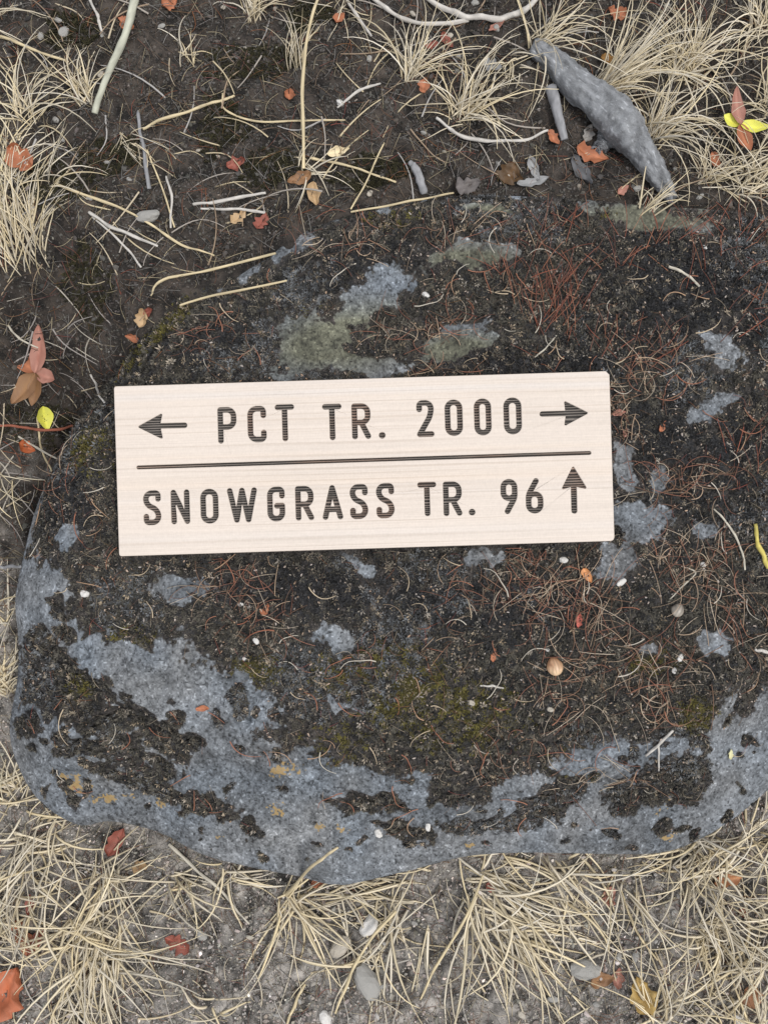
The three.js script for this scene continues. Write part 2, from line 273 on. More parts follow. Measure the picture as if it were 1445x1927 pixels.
// ---------------------------------------------------------------- ground sheet
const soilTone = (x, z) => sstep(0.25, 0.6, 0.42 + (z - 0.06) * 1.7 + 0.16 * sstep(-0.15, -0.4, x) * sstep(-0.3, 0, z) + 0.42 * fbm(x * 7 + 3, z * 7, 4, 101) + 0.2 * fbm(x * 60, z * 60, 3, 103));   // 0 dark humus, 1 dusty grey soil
{
  const ax = []; const fineH = 0.56, st = 0.0028;
  for (let v = -fineH; v <= fineH + 1e-6; v += st) ax.push(v);
  let v = fineH, s = st; while (v < 60) { s *= 1.25; v += s; ax.push(v); ax.unshift(-v); }
  const n = ax.length, pos = new Float32Array(n * n * 3), uv = new Float32Array(n * n * 2), col = new Float32Array(n * n * 3), idx = [];
  for (let j = 0; j < n; j++) for (let i = 0; i < n; i++) {
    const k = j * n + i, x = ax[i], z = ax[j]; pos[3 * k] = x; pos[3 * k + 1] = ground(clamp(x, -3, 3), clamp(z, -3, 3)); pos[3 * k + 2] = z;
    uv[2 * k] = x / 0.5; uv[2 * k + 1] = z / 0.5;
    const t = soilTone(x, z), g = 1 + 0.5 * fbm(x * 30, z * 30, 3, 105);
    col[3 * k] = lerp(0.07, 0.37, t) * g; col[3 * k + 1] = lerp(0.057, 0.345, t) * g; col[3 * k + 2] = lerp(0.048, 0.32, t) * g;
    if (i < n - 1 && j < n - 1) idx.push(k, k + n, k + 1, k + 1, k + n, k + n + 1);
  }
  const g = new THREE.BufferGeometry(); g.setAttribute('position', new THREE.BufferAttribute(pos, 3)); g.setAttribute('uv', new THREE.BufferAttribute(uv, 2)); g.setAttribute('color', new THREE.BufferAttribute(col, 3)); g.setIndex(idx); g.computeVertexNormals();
  const N = 1024;
  const cT = tex(N, N, (i, j) => { const u = i / N, w = j / N, f = hash(i, j, 111), q = clamp(0.5 + 0.75 * fbmP(u * 50, w * 50, 4, 113, 50) + 0.4 * (f - 0.5), 0.06, 1); return [q, q * 0.99, q * 0.97]; }, true, true);
  const bT = tex(N, N, (i, j) => 0.5 + 0.4 * fbmP(i / N * 64, j / N * 64, 4, 117, 64) + 0.15 * (hash(i, j, 119) - 0.5), false, true);
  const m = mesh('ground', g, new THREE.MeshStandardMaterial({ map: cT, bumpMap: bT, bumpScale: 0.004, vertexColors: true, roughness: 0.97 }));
  tag(m, 'dark humus and dusty grey soil around the boulder', 'soil', null, 'structure');
}

// ---------------------------------------------------------------- the routed wooden sign
const sign = new THREE.Group(); sign.name = numbered('trail_sign'); scene.add(sign);
tag(sign, 'pale wooden trail sign with routed dark lettering and arrows lying on the boulder', 'sign');
{
  // sign frame: x along the board, y up the board, z out of its face
  const q = new THREE.Quaternion().setFromAxisAngle(V(1, 0, 0), TILT - Math.PI / 2);   // face towards the camera axis
  q.multiply(new THREE.Quaternion().setFromAxisAngle(V(0, 0, 1), SIGN_ROT));
  const cx = SIGN_C.x, cv = SIGN_C.z;
  sign.position.set(cx, -Math.sin(TILT) * cv, Math.cos(TILT) * cv); sign.quaternion.copy(q);
  const cr = Math.cos(-SIGN_ROT), sr = Math.sin(-SIGN_ROT);
  const L = (px, py) => { const x = (px - 685.3) * SC, y = -(py - 872.5) * SC; return [x * cr - y * sr, x * sr + y * cr]; };
  const R0 = 5.05 * SC;
  // rounded polyline in a unit box (x right, y down), corners filleted
  const fil = (pts, rad, closed) => {
    const out = [], n = pts.length;
    for (let i = 0; i < n; i++) {
      const p = pts[i]; if (!closed && (i === 0 || i === n - 1) || p[2] === 0) { out.push([p[0], p[1]]); continue; }
      const a = pts[(i + n - 1) % n], b = pts[(i + 1) % n], la = Math.hypot(a[0] - p[0], a[1] - p[1]), lb = Math.hypot(b[0] - p[0], b[1] - p[1]);
      const r = Math.min(p[2] ?? rad, la / 2, lb / 2), A = [p[0] + (a[0] - p[0]) / la * r, p[1] + (a[1] - p[1]) / la * r], B = [p[0] + (b[0] - p[0]) / lb * r, p[1] + (b[1] - p[1]) / lb * r];
      for (let k = 0; k <= 8; k++) { const t = k / 8, u = 1 - t, wq = [u * u, 1.5 * u * t, t * t], sw = wq[0] + wq[1] + wq[2]; out.push([(A[0] * wq[0] + p[0] * wq[1] + B[0] * wq[2]) / sw, (A[1] * wq[0] + p[1] * wq[1] + B[1] * wq[2]) / sw]); }
    }
    if (closed) out.push(out[0]); return out;
  };
  // strokes: w, h are the skeleton box in metres, y up, origin at its lower left
  const glyph = {
    P: (w, h) => [fil([[0, 0], [0, h, 0], [w, h, w * .55], [w, h * .44, w * .55], [0, h * .44]], w)],
    C: (w, h) => [fil([[w, h * .78], [w, h, w * .5], [0, h, w * .5], [0, 0, w * .5], [w, 0, w * .5], [w, h * .22]], w)],
    T: (w, h) => [[[0, h], [w, h]], [[w / 2, h], [w / 2, 0]]],
    R: (w, h) => [fil([[0, 0], [0, h, 0], [w, h, w * .55], [w, h * .46, w * .55], [0, h * .46]], w), [[w * .5, h * .46], [w, 0]]],
    2: (w, h) => [fil([[0, h * .8], [0, h, w * .5], [w, h, w * .5], [w, h * .62, w * .5], [0, 0, 0], [w, 0]], w)],
    0: (w, h) => [fil([[0, 0], [0, h], [w, h], [w, 0]], w * .5, true)],
    O: (w, h) => [fil([[0, 0], [0, h], [w, h], [w, 0]], w * .5, true)],
    S: (w, h) => [fil([[w, h * .8], [w, h, w * .5], [0, h, w * .5], [0, h * .6, w * .5], [w, h * .42, w * .5], [w, 0, w * .5], [0, 0, w * .5], [0, h * .2]], w)],
    N: (w, h) => [[[0, 0], [0, h], [w, 0], [w, h]]],
    W: (w, h) => [[[0, h], [w * .26, 0], [w * .5, h], [w * .74, 0], [w, h]]],
    G: (w, h) => [fil([[w, h * .78], [w, h, w * .5], [0, h, w * .5], [0, 0, w * .5], [w, 0, w * .5], [w, h * .44, 0], [w * .56, h * .44]], w)],
    A: (w, h) => [[[0, 0], [w / 2, h], [w, 0]], [[w * .2, h * .26], [w * .8, h * .26]]],
    9: (w, h) => [fil([[w, h], [w, h * .44], [0, h * .44], [0, h]], w * .5, true), fil([[w, h * .7], [w, h * .46, w * .5], [w * .32, 0]], w)],
    6: (w, h) => [fil([[0, 0], [0, h * .56], [w, h * .56], [w, 0]], w * .5, true), fil([[0, h * .3], [0, h * .54, w * .5], [w * .66, h]], w)],
  };
  const segD = (x, y, a, b) => { const dx = b[0] - a[0], dy = b[1] - a[1], t = clamp(((x - a[0]) * dx + (y - a[1]) * dy) / (dx * dx + dy * dy + 1e-12), 0, 1); return Math.hypot(x - a[0] - dx * t, y - a[1] - dy * t); };
  const polySD = (P, x, y) => { let b = 1e9, ins = false; for (let i = 0, j = P.length - 1; i < P.length; j = i++) { b = Math.min(b, segD(x, y, P[j], P[i])); if ((P[i][1] > y) !== (P[j][1] > y) && x < (P[j][0] - P[i][0]) * (y - P[i][1]) / (P[j][1] - P[i][1]) + P[i][0]) ins = !ins; } return ins ? -b : b; };
  const cuts = [];
  const addStrokes = (name, strokes, r, poly, pr = 0) => {
    let x0 = 1e9, x1 = -1e9, y0 = 1e9, y1 = -1e9; const ex = ([a, b]) => { x0 = Math.min(x0, a); x1 = Math.max(x1, a); y0 = Math.min(y0, b); y1 = Math.max(y1, b); };
    strokes.forEach(s => s.forEach(ex)); if (poly) poly.forEach(ex);
    const m = r + 0.0009;
    cuts.push({ name, box: [x0 - m, y0 - m, x1 + m, y1 + m], sd: (x, y) => { let d = 1e9; for (const s of strokes) for (let i = 1; i < s.length; i++) d = Math.min(d, segD(x, y, s[i - 1], s[i])); d -= r; if (poly) d = Math.min(d, polySD(poly, x, y) - pr); return d; } });
  };
  const letter = (ch, xa, xb, ya, yb) => {
    const [bx, by] = L((xa + xb) / 2, (ya + yb) / 2), w = (xb - xa) * SC - 2 * R0, h = (yb - ya) * SC - 2 * R0;
    addStrokes('letter', glyph[ch](w, h).map(s => s.map(([x, y]) => [bx - w / 2 + x, by - h / 2 + y])), R0);
  };
  for (const a of [['P', 410, 445, 766, 834], ['C', 466, 501, 764, 832], ['T', 518, 554, 761, 830], ['T', 607, 643, 760, 828], ['R', 662, 697, 759, 826], ['2', 784, 816, 753, 822], ['0', 837, 870, 752, 820], ['0', 892, 924, 750, 819], ['0', 947.5, 981, 748, 817],
    ['S', 270, 303, 923, 988], ['N', 322, 357, 921.5, 986], ['O', 377.5, 411, 920, 985], ['W', 428, 484, 918, 983], ['G', 503, 536, 916, 981], ['R', 556, 590, 914.6, 979], ['A', 606.6, 644.6, 913, 977.6], ['S', 658.5, 692, 911, 976.5], ['S', 708, 741.6, 909, 975], ['T', 786, 821, 907, 971], ['R', 834, 868.6, 906, 970.6], ['9', 942, 973.4, 901.5, 967], ['6', 989, 1021.5, 900, 966]]) letter(...a);
  for (const [x, y] of [[719, 819], [888, 963.7]]) { const p = L(x, y); addStrokes('full_stop', [[p, [p[0] + 1e-5, p[1]]]], 6 * SC); }
  addStrokes('arrow', [[L(290, 801.5), L(347.5, 800.2)]], 5 * SC, [L(263, 803), L(303, 781), L(300, 796), L(301, 810), L(304, 823)], 2.2 * SC);
  addStrokes('arrow', [[L(1020, 779), L(1075, 777.5)]], 5 * SC, [L(1103, 777), L(1064, 798), L(1066, 784), L(1065, 770), L(1063.5, 757.5)], 2.2 * SC);
  addStrokes('arrow', [[L(1079, 905), L(1080.3, 961)]], 5.4 * SC, [L(1078, 880.5), L(1059.5, 918.5), L(1074, 914), L(1085, 914), L(1100.5, 917.5)], 2.2 * SC);
  addStrokes('dividing_line', [[L(260.5, 879.6), L(1108.5, 852.2)]], 3.5 * SC);
  // contours of each cut by marching squares
  const contours = (c) => {
    const st = 0.00018, [x0, y0, x1, y1] = c.box, nx = Math.ceil((x1 - x0) / st) + 1, ny = Math.ceil((y1 - y0) / st) + 1, D = new Float32Array(nx * ny);
    for (let j = 0; j < ny; j++) for (let i = 0; i < nx; i++) { let d = c.sd(x0 + i * st, y0 + j * st); if (Math.abs(d) < 1e-8) d = 1e-8; D[j * nx + i] = d; }
    const nxt = new Map(), P = new Map();
    const ept = (i, j, e) => { const vert = e === 1, k = (j * nx + i) * 2 + (vert ? 1 : 0); if (!P.has(k)) { const a = D[j * nx + i], b = vert ? D[(j + 1) * nx + i] : D[j * nx + i + 1], t = a / (a - b); P.set(k, vert ? [x0 + i * st, y0 + (j + t) * st] : [x0 + (i + t) * st, y0 + j * st]); } return k; };
    for (let j = 0; j < ny - 1; j++) for (let i = 0; i < nx - 1; i++) {
      const a = D[j * nx + i] < 0 ? 1 : 0, b = D[j * nx + i + 1] < 0 ? 2 : 0, cc = D[(j + 1) * nx + i + 1] < 0 ? 4 : 0, d = D[(j + 1) * nx + i] < 0 ? 8 : 0, k = a | b | cc | d;
      if (k === 0 || k === 15) continue;
      const B = () => ept(i, j, 0), Rr = () => ept(i + 1, j, 1), Tt = () => ept(i, j + 1, 0), Ll = () => ept(i, j, 1);
      const S = { 1: [[B, Ll]], 2: [[Rr, B]], 3: [[Rr, Ll]], 4: [[Tt, Rr]], 5: [[B, Rr], [Tt, Ll]], 6: [[Tt, B]], 7: [[Tt, Ll]], 8: [[Ll, Tt]], 9: [[B, Tt]], 10: [[Ll, B], [Rr, Tt]], 11: [[Rr, Tt]], 12: [[Ll, Rr]], 13: [[B, Rr]], 14: [[Ll, B]] }[k];
      for (const [s, e] of S) nxt.set(s(), e());
    }
    const loops = [];
    while (nxt.size) {
      const s = nxt.keys().next().value; let k = s; const lp = [];
      while (nxt.has(k)) { lp.push(P.get(k)); const n = nxt.get(k); nxt.delete(k); k = n; }
      // thin out nearly straight runs
      const simp = (pts) => { const out = [pts[0]]; let a = 0; while (a < pts.length - 1) { let b = Math.min(a + 40, pts.length - 1); for (; b > a + 1; b--) { let ok = true; for (let m = a + 1; m < b; m++) if (segD(pts[m][0], pts[m][1], pts[a], pts[b]) > 0.000012) { ok = false; break; } if (ok) break; } out.push(pts[b]); a = b; } return out; };
      if (lp.length > 12) { const o = simp(lp); loops.push(o); }
    }
    return loops;
  };
  const area = (p) => { let a = 0; for (let i = 0, j = p.length - 1; i < p.length; j = i++) a += p[j][0] * p[i][1] - p[i][0] * p[j][1]; return a / 2; };
  const W = SIGN_W, H = SIGN_H, rad = 0.0022, sh = new THREE.Shape();
  sh.moveTo(-W / 2 + rad, -H / 2); sh.lineTo(W / 2 - rad * 1.6, -H / 2); sh.quadraticCurveTo(W / 2, -H / 2, W / 2, -H / 2 + rad * 1.6); sh.lineTo(W / 2, H / 2 - rad * 1.2); sh.lineTo(W / 2 - rad * 1.2, H / 2); sh.lineTo(-W / 2 + rad, H / 2); sh.quadraticCurveTo(-W / 2, H / 2, -W / 2, H / 2 - rad); sh.lineTo(-W / 2, -H / 2 + rad); sh.quadraticCurveTo(-W / 2, -H / 2, -W / 2 + rad, -H / 2);
  const islands = [];
  for (const c of cuts) {
    c.loops = contours(c).sort((a, b) => Math.abs(area(b)) - Math.abs(area(a)));
    c.loops.forEach((lp, i) => { const pts = lp.slice(0, -1).map(p => new THREE.Vector2(p[0], p[1])); if (i === 0) sh.holes.push(new THREE.Path(pts)); else islands.push(new THREE.Shape(pts)); });
  }
  const BV = 0.0005, ex = { depth: THICK - 2 * BV, bevelEnabled: true, bevelSize: BV, bevelOffset: -BV, bevelThickness: BV, bevelSegments: 2, curveSegments: 6 };
  const body = mergeGeometries([sh, ...islands].map(s => new THREE.ExtrudeGeometry(s, ex)));
  body.translate(0, 0, -THICK + BV);
  const bands = []; for (let i = 0; i < 14; i++) bands.push([rnd(), rr(0.01, 0.035), rr(-1, 1)]);
  const grain = (u, y) => {                                // y in metres across the board, u along
    const wv = y + 0.0011 * fbm(u * 3.2, y * 30, 3, 131) + 0.00035 * fbm(u * 14, y * 120, 2, 133);
    const ring = vn(wv * 900, u * 3, 135), r2 = vn(wv * 1400, u * 5, 137); return [ring, r2, wv];
  };
  const wood = tex(2048, 1024, (i, j) => {
    const u = (i / 2048 - 0.5) * W, y = (j / 1024 - 0.5) * H, [ring, r2, wv] = grain(u, y);
    let tint = 0; const f = wv / H + 0.5; for (const [c, w, s] of bands) tint += s * Math.exp(-((f - c) ** 2) / (w * w));
    const fib = vn(u * 240, y * 4200, 139) * 0.5 + vn(u * 1500, y * 700, 141) * 0.5;
    const late = sstep(0.25, 0.95, ring);
    const v = 0.6 * (1 - 0.12 * late - 0.05 * r2 + 0.07 * fib + 0.03 * fbm(u * 16, y * 40, 3, 143));
    return [v * 1.03, v * (0.9 - 0.02 * tint - 0.018 * late), v * (0.79 - 0.04 * tint - 0.035 * late)];
  }, true, true);
  wood.repeat.set(1 / W, 1 / H); wood.offset.set(0.5, 0.5); wood.anisotropy = 8;
  mesh('board', body, new THREE.MeshStandardMaterial({ map: wood, roughness: 0.72 }), sign);
  // charred floors of the routed cuts: ridged across where the hard grain stands proud
  const charM = new THREE.MeshStandardMaterial({ vertexColors: true, roughness: 0.8 });
  for (const c of cuts) {
    const sx = 0.0005, sy = 0.00022, [x0, y0, x1, y1] = c.box, nx = Math.ceil((x1 - x0) / sx), ny = Math.ceil((y1 - y0) / sy), map = new Map(), pos = [], col = [], idx = [];
    const vert = (i, j) => {
      const k = j * (nx + 1) + i; if (map.has(k)) return map.get(k);
      const x = x0 + (x1 - x0) * i / nx, y = y0 + (y1 - y0) * j / ny, wv = y + 0.0006 * fbm(x * 7, y * 40, 2, 151);
      const ph = wv / 0.00185 + 0.6 * vn(wv * 160, x * 6, 153), rg = Math.pow(0.5 + 0.5 * Math.sin(ph * Math.PI * 2), 2), d = c.sd(x, y);
      const cup = 0.0012 * sstep(-0.0016, 0.0002, d);       // ball-nosed cutter leaves rounded flanks
      pos.push(x, y, -0.0028 + cup + 0.0009 * rg);
      const b = 0.5 + 0.5 * fbm(x * 40, wv * 900, 3, 155), t = clamp(0.011 + 0.23 * rg * (0.35 + b) + 0.012 * b, 0.006, 0.32), br = clamp(fbm(x * 25 + 4, y * 60, 2, 157), 0, 1);
      col.push(t * (1.15 + 0.9 * br), t * (1 + 0.25 * br), t * 0.88); map.set(k, pos.length / 3 - 1); return pos.length / 3 - 1;
    };
    for (let j = 0; j < ny; j++) for (let i = 0; i < nx; i++) {
      if (c.sd(x0 + (x1 - x0) * (i + 0.5) / nx, y0 + (y1 - y0) * (j + 0.5) / ny) > 0.00055) continue;
      const a = vert(i, j), b = vert(i + 1, j), e = vert(i + 1, j + 1), f = vert(i, j + 1); idx.push(a, b, e, a, e, f);
    }
    const g = new THREE.BufferGeometry(); g.setAttribute('position', new THREE.Float32BufferAttribute(pos, 3)); g.setAttribute('color', new THREE.Float32BufferAttribute(col, 3)); g.setIndex(idx); g.computeVertexNormals();
    mesh(c.name, g, charM, sign);
  }
}

// ---------------------------------------------------------------- moss shoots
const inView = (x, z, m = 0.12) => Math.abs(x) < 0.34 + m && z > -0.46 - m && z < 0.46 + m;
function instanced(name, geo, mat, list, label, category, parent) {
  const o = new THREE.InstancedMesh(geo, mat, list.length); const M = new THREE.Matrix4(), Q = new THREE.Quaternion(), Q2 = new THREE.Quaternion(), S = V(), UP = V(0, 1, 0);
  list.forEach((e, i) => { Q.setFromUnitVectors(UP, e.n || UP); Q2.setFromAxisAngle(UP, e.a || 0); Q.multiply(Q2); if (e.tilt) { Q2.setFromAxisAngle(V(1, 0, 0), e.tilt); Q.multiply(Q2); } S.set(...(e.s.length ? e.s : [e.s, e.s, e.s])); M.compose(e.p, Q, S); o.setMatrixAt(i, M); o.setColorAt(i, e.c); });
  o.castShadow = o.receiveShadow = true; o.name = parent ? name : numbered(name); (parent || scene).add(o);
  if (parent) { o.userData.kind = 'stuff'; if (label) o.userData.label = label; } else tag(o, label, category, null, 'stuff');
  return o;
}
const vcMat = (rough = 0.85, ex = {}) => new THREE.MeshStandardMaterial({ vertexColors: true, roughness: rough, side: THREE.DoubleSide, ...ex });
const plainMat = (rough = 0.9) => new THREE.MeshStandardMaterial({ color: 0xffffff, roughness: rough, side: THREE.DoubleSide });
function shootGeo(n, up) {                                // a tuft of narrow pointed leaves, unit size
  const pos = [], idx = [];
  for (let k = 0; k < n; k++) {
    const a = k / n * 6.283 * 1.7 + rr(-0.3, 0.3), e = rr(up - 0.35, up + 0.35), l = rr(0.6, 1.15), w = 0.13, ca = Math.cos(a), sa = Math.sin(a), b = pos.length / 3;
    const mx = Math.cos(e) * l * 0.55, my = Math.sin(e) * l * 0.6, tx = Math.cos(e) * l, ty = Math.sin(e) * l * 0.92;
    pos.push(-sa * w * .5, 0, ca * w * .5, sa * w * .5, 0, -ca * w * .5, ca * mx - sa * w, my, sa * mx + ca * w, ca * mx + sa * w, my, sa * mx - ca * w, ca * tx, ty, sa * tx);
    idx.push(b, b + 1, b + 2, b + 1, b + 3, b + 2, b + 2, b + 3, b + 4);
  }
  const g = new THREE.BufferGeometry(); g.setAttribute('position', new THREE.Float32BufferAttribute(pos, 3)); g.setIndex(idx); g.computeVertexNormals(); return g;
}
const underSign = (x, z) => { const u = x - sign.position.x, w = (z - sign.position.z) / Math.cos(TILT), c = Math.cos(SIGN_ROT), s = Math.sin(SIGN_ROT), a = u * c - w * s, b = u * s + w * c; return Math.abs(a) < SIGN_W / 2 + 0.0005 && Math.abs(b) < SIGN_H / 2 + 0.0005; };
{
  const lists = [[], []];
  for (let i = 0; i < 230000; i++) {
    const x = rr(-0.34, 0.45), z = rr(-0.27, 0.3); if (onRock(x, z) < 0.001) continue;
    const m = mossAt(x, z); if (m < 0.1 - 0.32 * rnd() * rnd() || underSign(x, z)) continue;
    const patch = fbm(x * 48, z * 48, 3, 171); if (rnd() > 0.62 + 0.7 * patch) continue;
    const du = sstep(0.05, 0.4, fbm(x * 17 + 5, z * 17, 3, 175)), g = toneOf(greens, x, z) * (0.55 + 0.9 * fbm(x * 70, z * 70, 2, 173)), k = toneOf(darks, x, z), r = rnd();
    let c;
    if (r < 0.06) c = (() => { const v = rr(.16, .42), w = rr(0, 1); return lin(v, v * lerp(.9, .78, w), v * lerp(.78, .52, w)); })();
    else if (rnd() < clamp(g, 0, 0.85)) c = (() => { const v = rr(.035, .14); return lin(v, v * .86, v * .2); })();
    else if (rnd() < du * 0.5) { const v = rr(.05, .2); c = lin(v * .96, v, v * 1.04); }
    else if (rnd() < 0.34 + 0.55 * k) { const v = rr(.006, .045); c = lin(v, v, v * 1.06); }
    else { const v = rr(.018, .11); c = lin(v * 1.1, v * 1.0, v * 0.8); }
    const n = normalAt(x, z).add(V(rr(-.35, .35), 0, rr(-.35, .35))).normalize();
    lists[rnd() < 0.5 ? 0 : 1].push({ p: V(x, surf(x, z) - 0.0005, z), n, a: rr(0, 6.28), s: rr(0.0016, 0.0042) * clamp(0.6 + 0.6 * m, 0.5, 1.2), c });
  }
  instanced('moss', shootGeo(9, 0.95), plainMat(0.9), lists[0], 'upright dark and olive moss shoots', '', boulder);
  instanced('moss', shootGeo(8, 0.5), plainMat(0.9), lists[1], 'spreading brown and olive moss shoots', '', boulder);
}
// ---------------------------------------------------------------- crumbs of soil and fine plant litter on the ground
const crumbGeo = (() => { const g = new THREE.IcosahedronGeometry(1, 0), p = g.attributes.position; for (let i = 0; i < p.count; i++) { const x = p.getX(i), y = p.getY(i), z = p.getZ(i), f = 1 + 0.75 * fbm(x * 1.9 + y * 2.3 + 5, z * 1.7 - y, 2, 181); p.setXYZ(i, x * f, y * f * 0.75, z * f); } g.computeVertexNormals(); return g; })();
{
  const L = [];
  for (let i = 0; i < 330000; i++) {
    const x = rr(-0.6, 0.6), z = rr(-0.6, 0.62); if (!inView(x, z, 0.16) || onRock(x, z) > -0.002) continue;
    if (fbm(x * 40, z * 40, 3, 183) < rr(-0.7, 0.25)) continue;
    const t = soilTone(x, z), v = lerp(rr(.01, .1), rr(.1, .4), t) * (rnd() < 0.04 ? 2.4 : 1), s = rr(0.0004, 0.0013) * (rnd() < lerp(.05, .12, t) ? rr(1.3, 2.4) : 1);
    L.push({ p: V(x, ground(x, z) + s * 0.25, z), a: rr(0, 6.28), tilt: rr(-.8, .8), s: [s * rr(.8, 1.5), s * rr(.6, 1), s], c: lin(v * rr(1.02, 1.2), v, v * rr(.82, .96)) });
  }
  instanced('soil_crumbs', crumbGeo, plainMat(1), L, 'crumbs of dark and grey soil strewn on the ground', 'soil');
}
function curveGeo(len, bend, r, lift, sides = 4) {        // a thin curved stem, unit based at its middle, lying along x
  const pts = [], rad = [], n = 7, ph = rr(0, 6), b2 = rr(-.5, .5) * bend;
  for (let i = 0; i <= n; i++) { const t = i / n - 0.5; pts.push(V(t * len, lift * (0.25 - t * t) * len * 4 * 0.25, len * (bend * (t * t - 0.1) * 2 + b2 * Math.sin(t * 7 + ph) * 0.25))); rad.push(r * (1 - 0.55 * (i / n))); }
  return tube(pts, rad, sides);
}
{
  const geos = []; for (let i = 0; i < 5; i++) geos.push(curveGeo(1, rr(-.5, .5), 0.014, rr(.1, .3), 3));
  const lists = geos.map(() => []);
  for (let i = 0; i < 46000; i++) {
    const x = rr(-0.58, 0.58), z = rr(-0.58, 0.6); if (!inView(x, z, 0.14) || onRock(x, z) > -0.002) continue;
    const back = z < 0.02, r = rnd(); let c;
    if (r < 0.3) { const v = rr(.04, .12); c = lin(v * 1.4, v, v * .7); } else if (r < 0.55) { const v = rr(.1, .26); c = lin(v, v * .94, v * .88); } else if (r < 0.7) c = lin(rr(.14, .24), rr(.06, .1), rr(.03, .06)); else if (r < 0.85) { const v = rr(.25, .5); c = lin(v, v * .84, v * .55); } else { const v = rr(.01, .04); c = lin(v, v * .9, v * .8); }
    const l = rr(0.005, 0.026), th = rr(0.35, 1.2) * 0.022 / l;
    lists[i % 5].push({ p: V(x, ground(x, z) + 0.001, z), n: normalAt(x, z, 0.006).add(V(rr(-.25, .25), 0, rr(-.25, .25))).normalize(), a: rr(0, 6.28), s: [l, l * th, l * (0.4 + 0.6 * th)], c });
  }
  geos.forEach((g, i) => instanced('fine_plant_litter', g, plainMat(0.9), lists[i], ['short brown and grey plant fibres mixed over the soil', 'short bent plant fibres strewn across the soil', 'thin broken stems and fibres scattered over the soil', 'fine curled rootlets and fibres lying on the soil', 'tiny dry stem pieces littering the soil'][i], 'plant litter'));
  // fine litter caught in the moss
  const lr = geos.map(() => []);
  for (let i = 0; i < 6500; i++) {
    const x = rr(-0.33, 0.42), z = rr(-0.26, 0.26); if (onRock(x, z) < 0.004 || underSign(x, z)) continue;
    const m = mossAt(x, z); if (m < rr(-0.2, 0.4)) continue; if (fbm(x * 20, z * 20, 2, 187) < rr(-0.6, 0.3)) continue;
    const r = rnd(); let c; if (r < 0.3) c = lin(rr(.12, .26), rr(.055, .1), rr(.035, .06)); else if (r < 0.75) { const v = rr(.05, .13); c = lin(v * 1.4, v, v * .7); } else { const v = rr(.22, .45); c = lin(v, v * .82, v * .6); }
    const l = rr(0.004, 0.016), th = rr(0.4, 0.9) * 0.022 / l;
    lr[i % 5].push({ p: V(x, surf(x, z) + 0.0018, z), n: normalAt(x, z).add(V(rr(-.4, .4), 0, rr(-.4, .4))).normalize(), a: rr(0, 6.28), s: [l, l * th, l * (0.4 + 0.6 * th)], c });
  }
  const ch = [];
  for (let i = 0; i < 16000; i++) {
    const x = rr(-0.33, 0.42), z = rr(-0.26, 0.28); if (onRock(x, z) < 0.004 || underSign(x, z)) continue; if (mossAt(x, z) < rr(-0.15, 0.3)) continue; if (fbm(x * 26, z * 26, 3, 189) < rr(-0.6, 0.4)) continue;
    const s = rr(0.0003, 0.0009), v = rr(.08, .42), w = rr(0, 1); ch.push({ p: V(x, surf(x, z) + rr(.0008, .0026), z), n: normalAt(x, z), a: rr(0, 6.28), tilt: rr(-1, 1), s: [s * rr(1, 2.2), s * .5, s], c: lin(v, v * lerp(.9, .66, w), v * lerp(.84, .42, w)) });
  }
  instanced('chaff', crumbGeo, plainMat(0.9), ch, null, '', boulder);
  geos.forEach((g, i) => instanced('fine_litter', g, plainMat(0.9), lr[i], null, '', boulder));
}

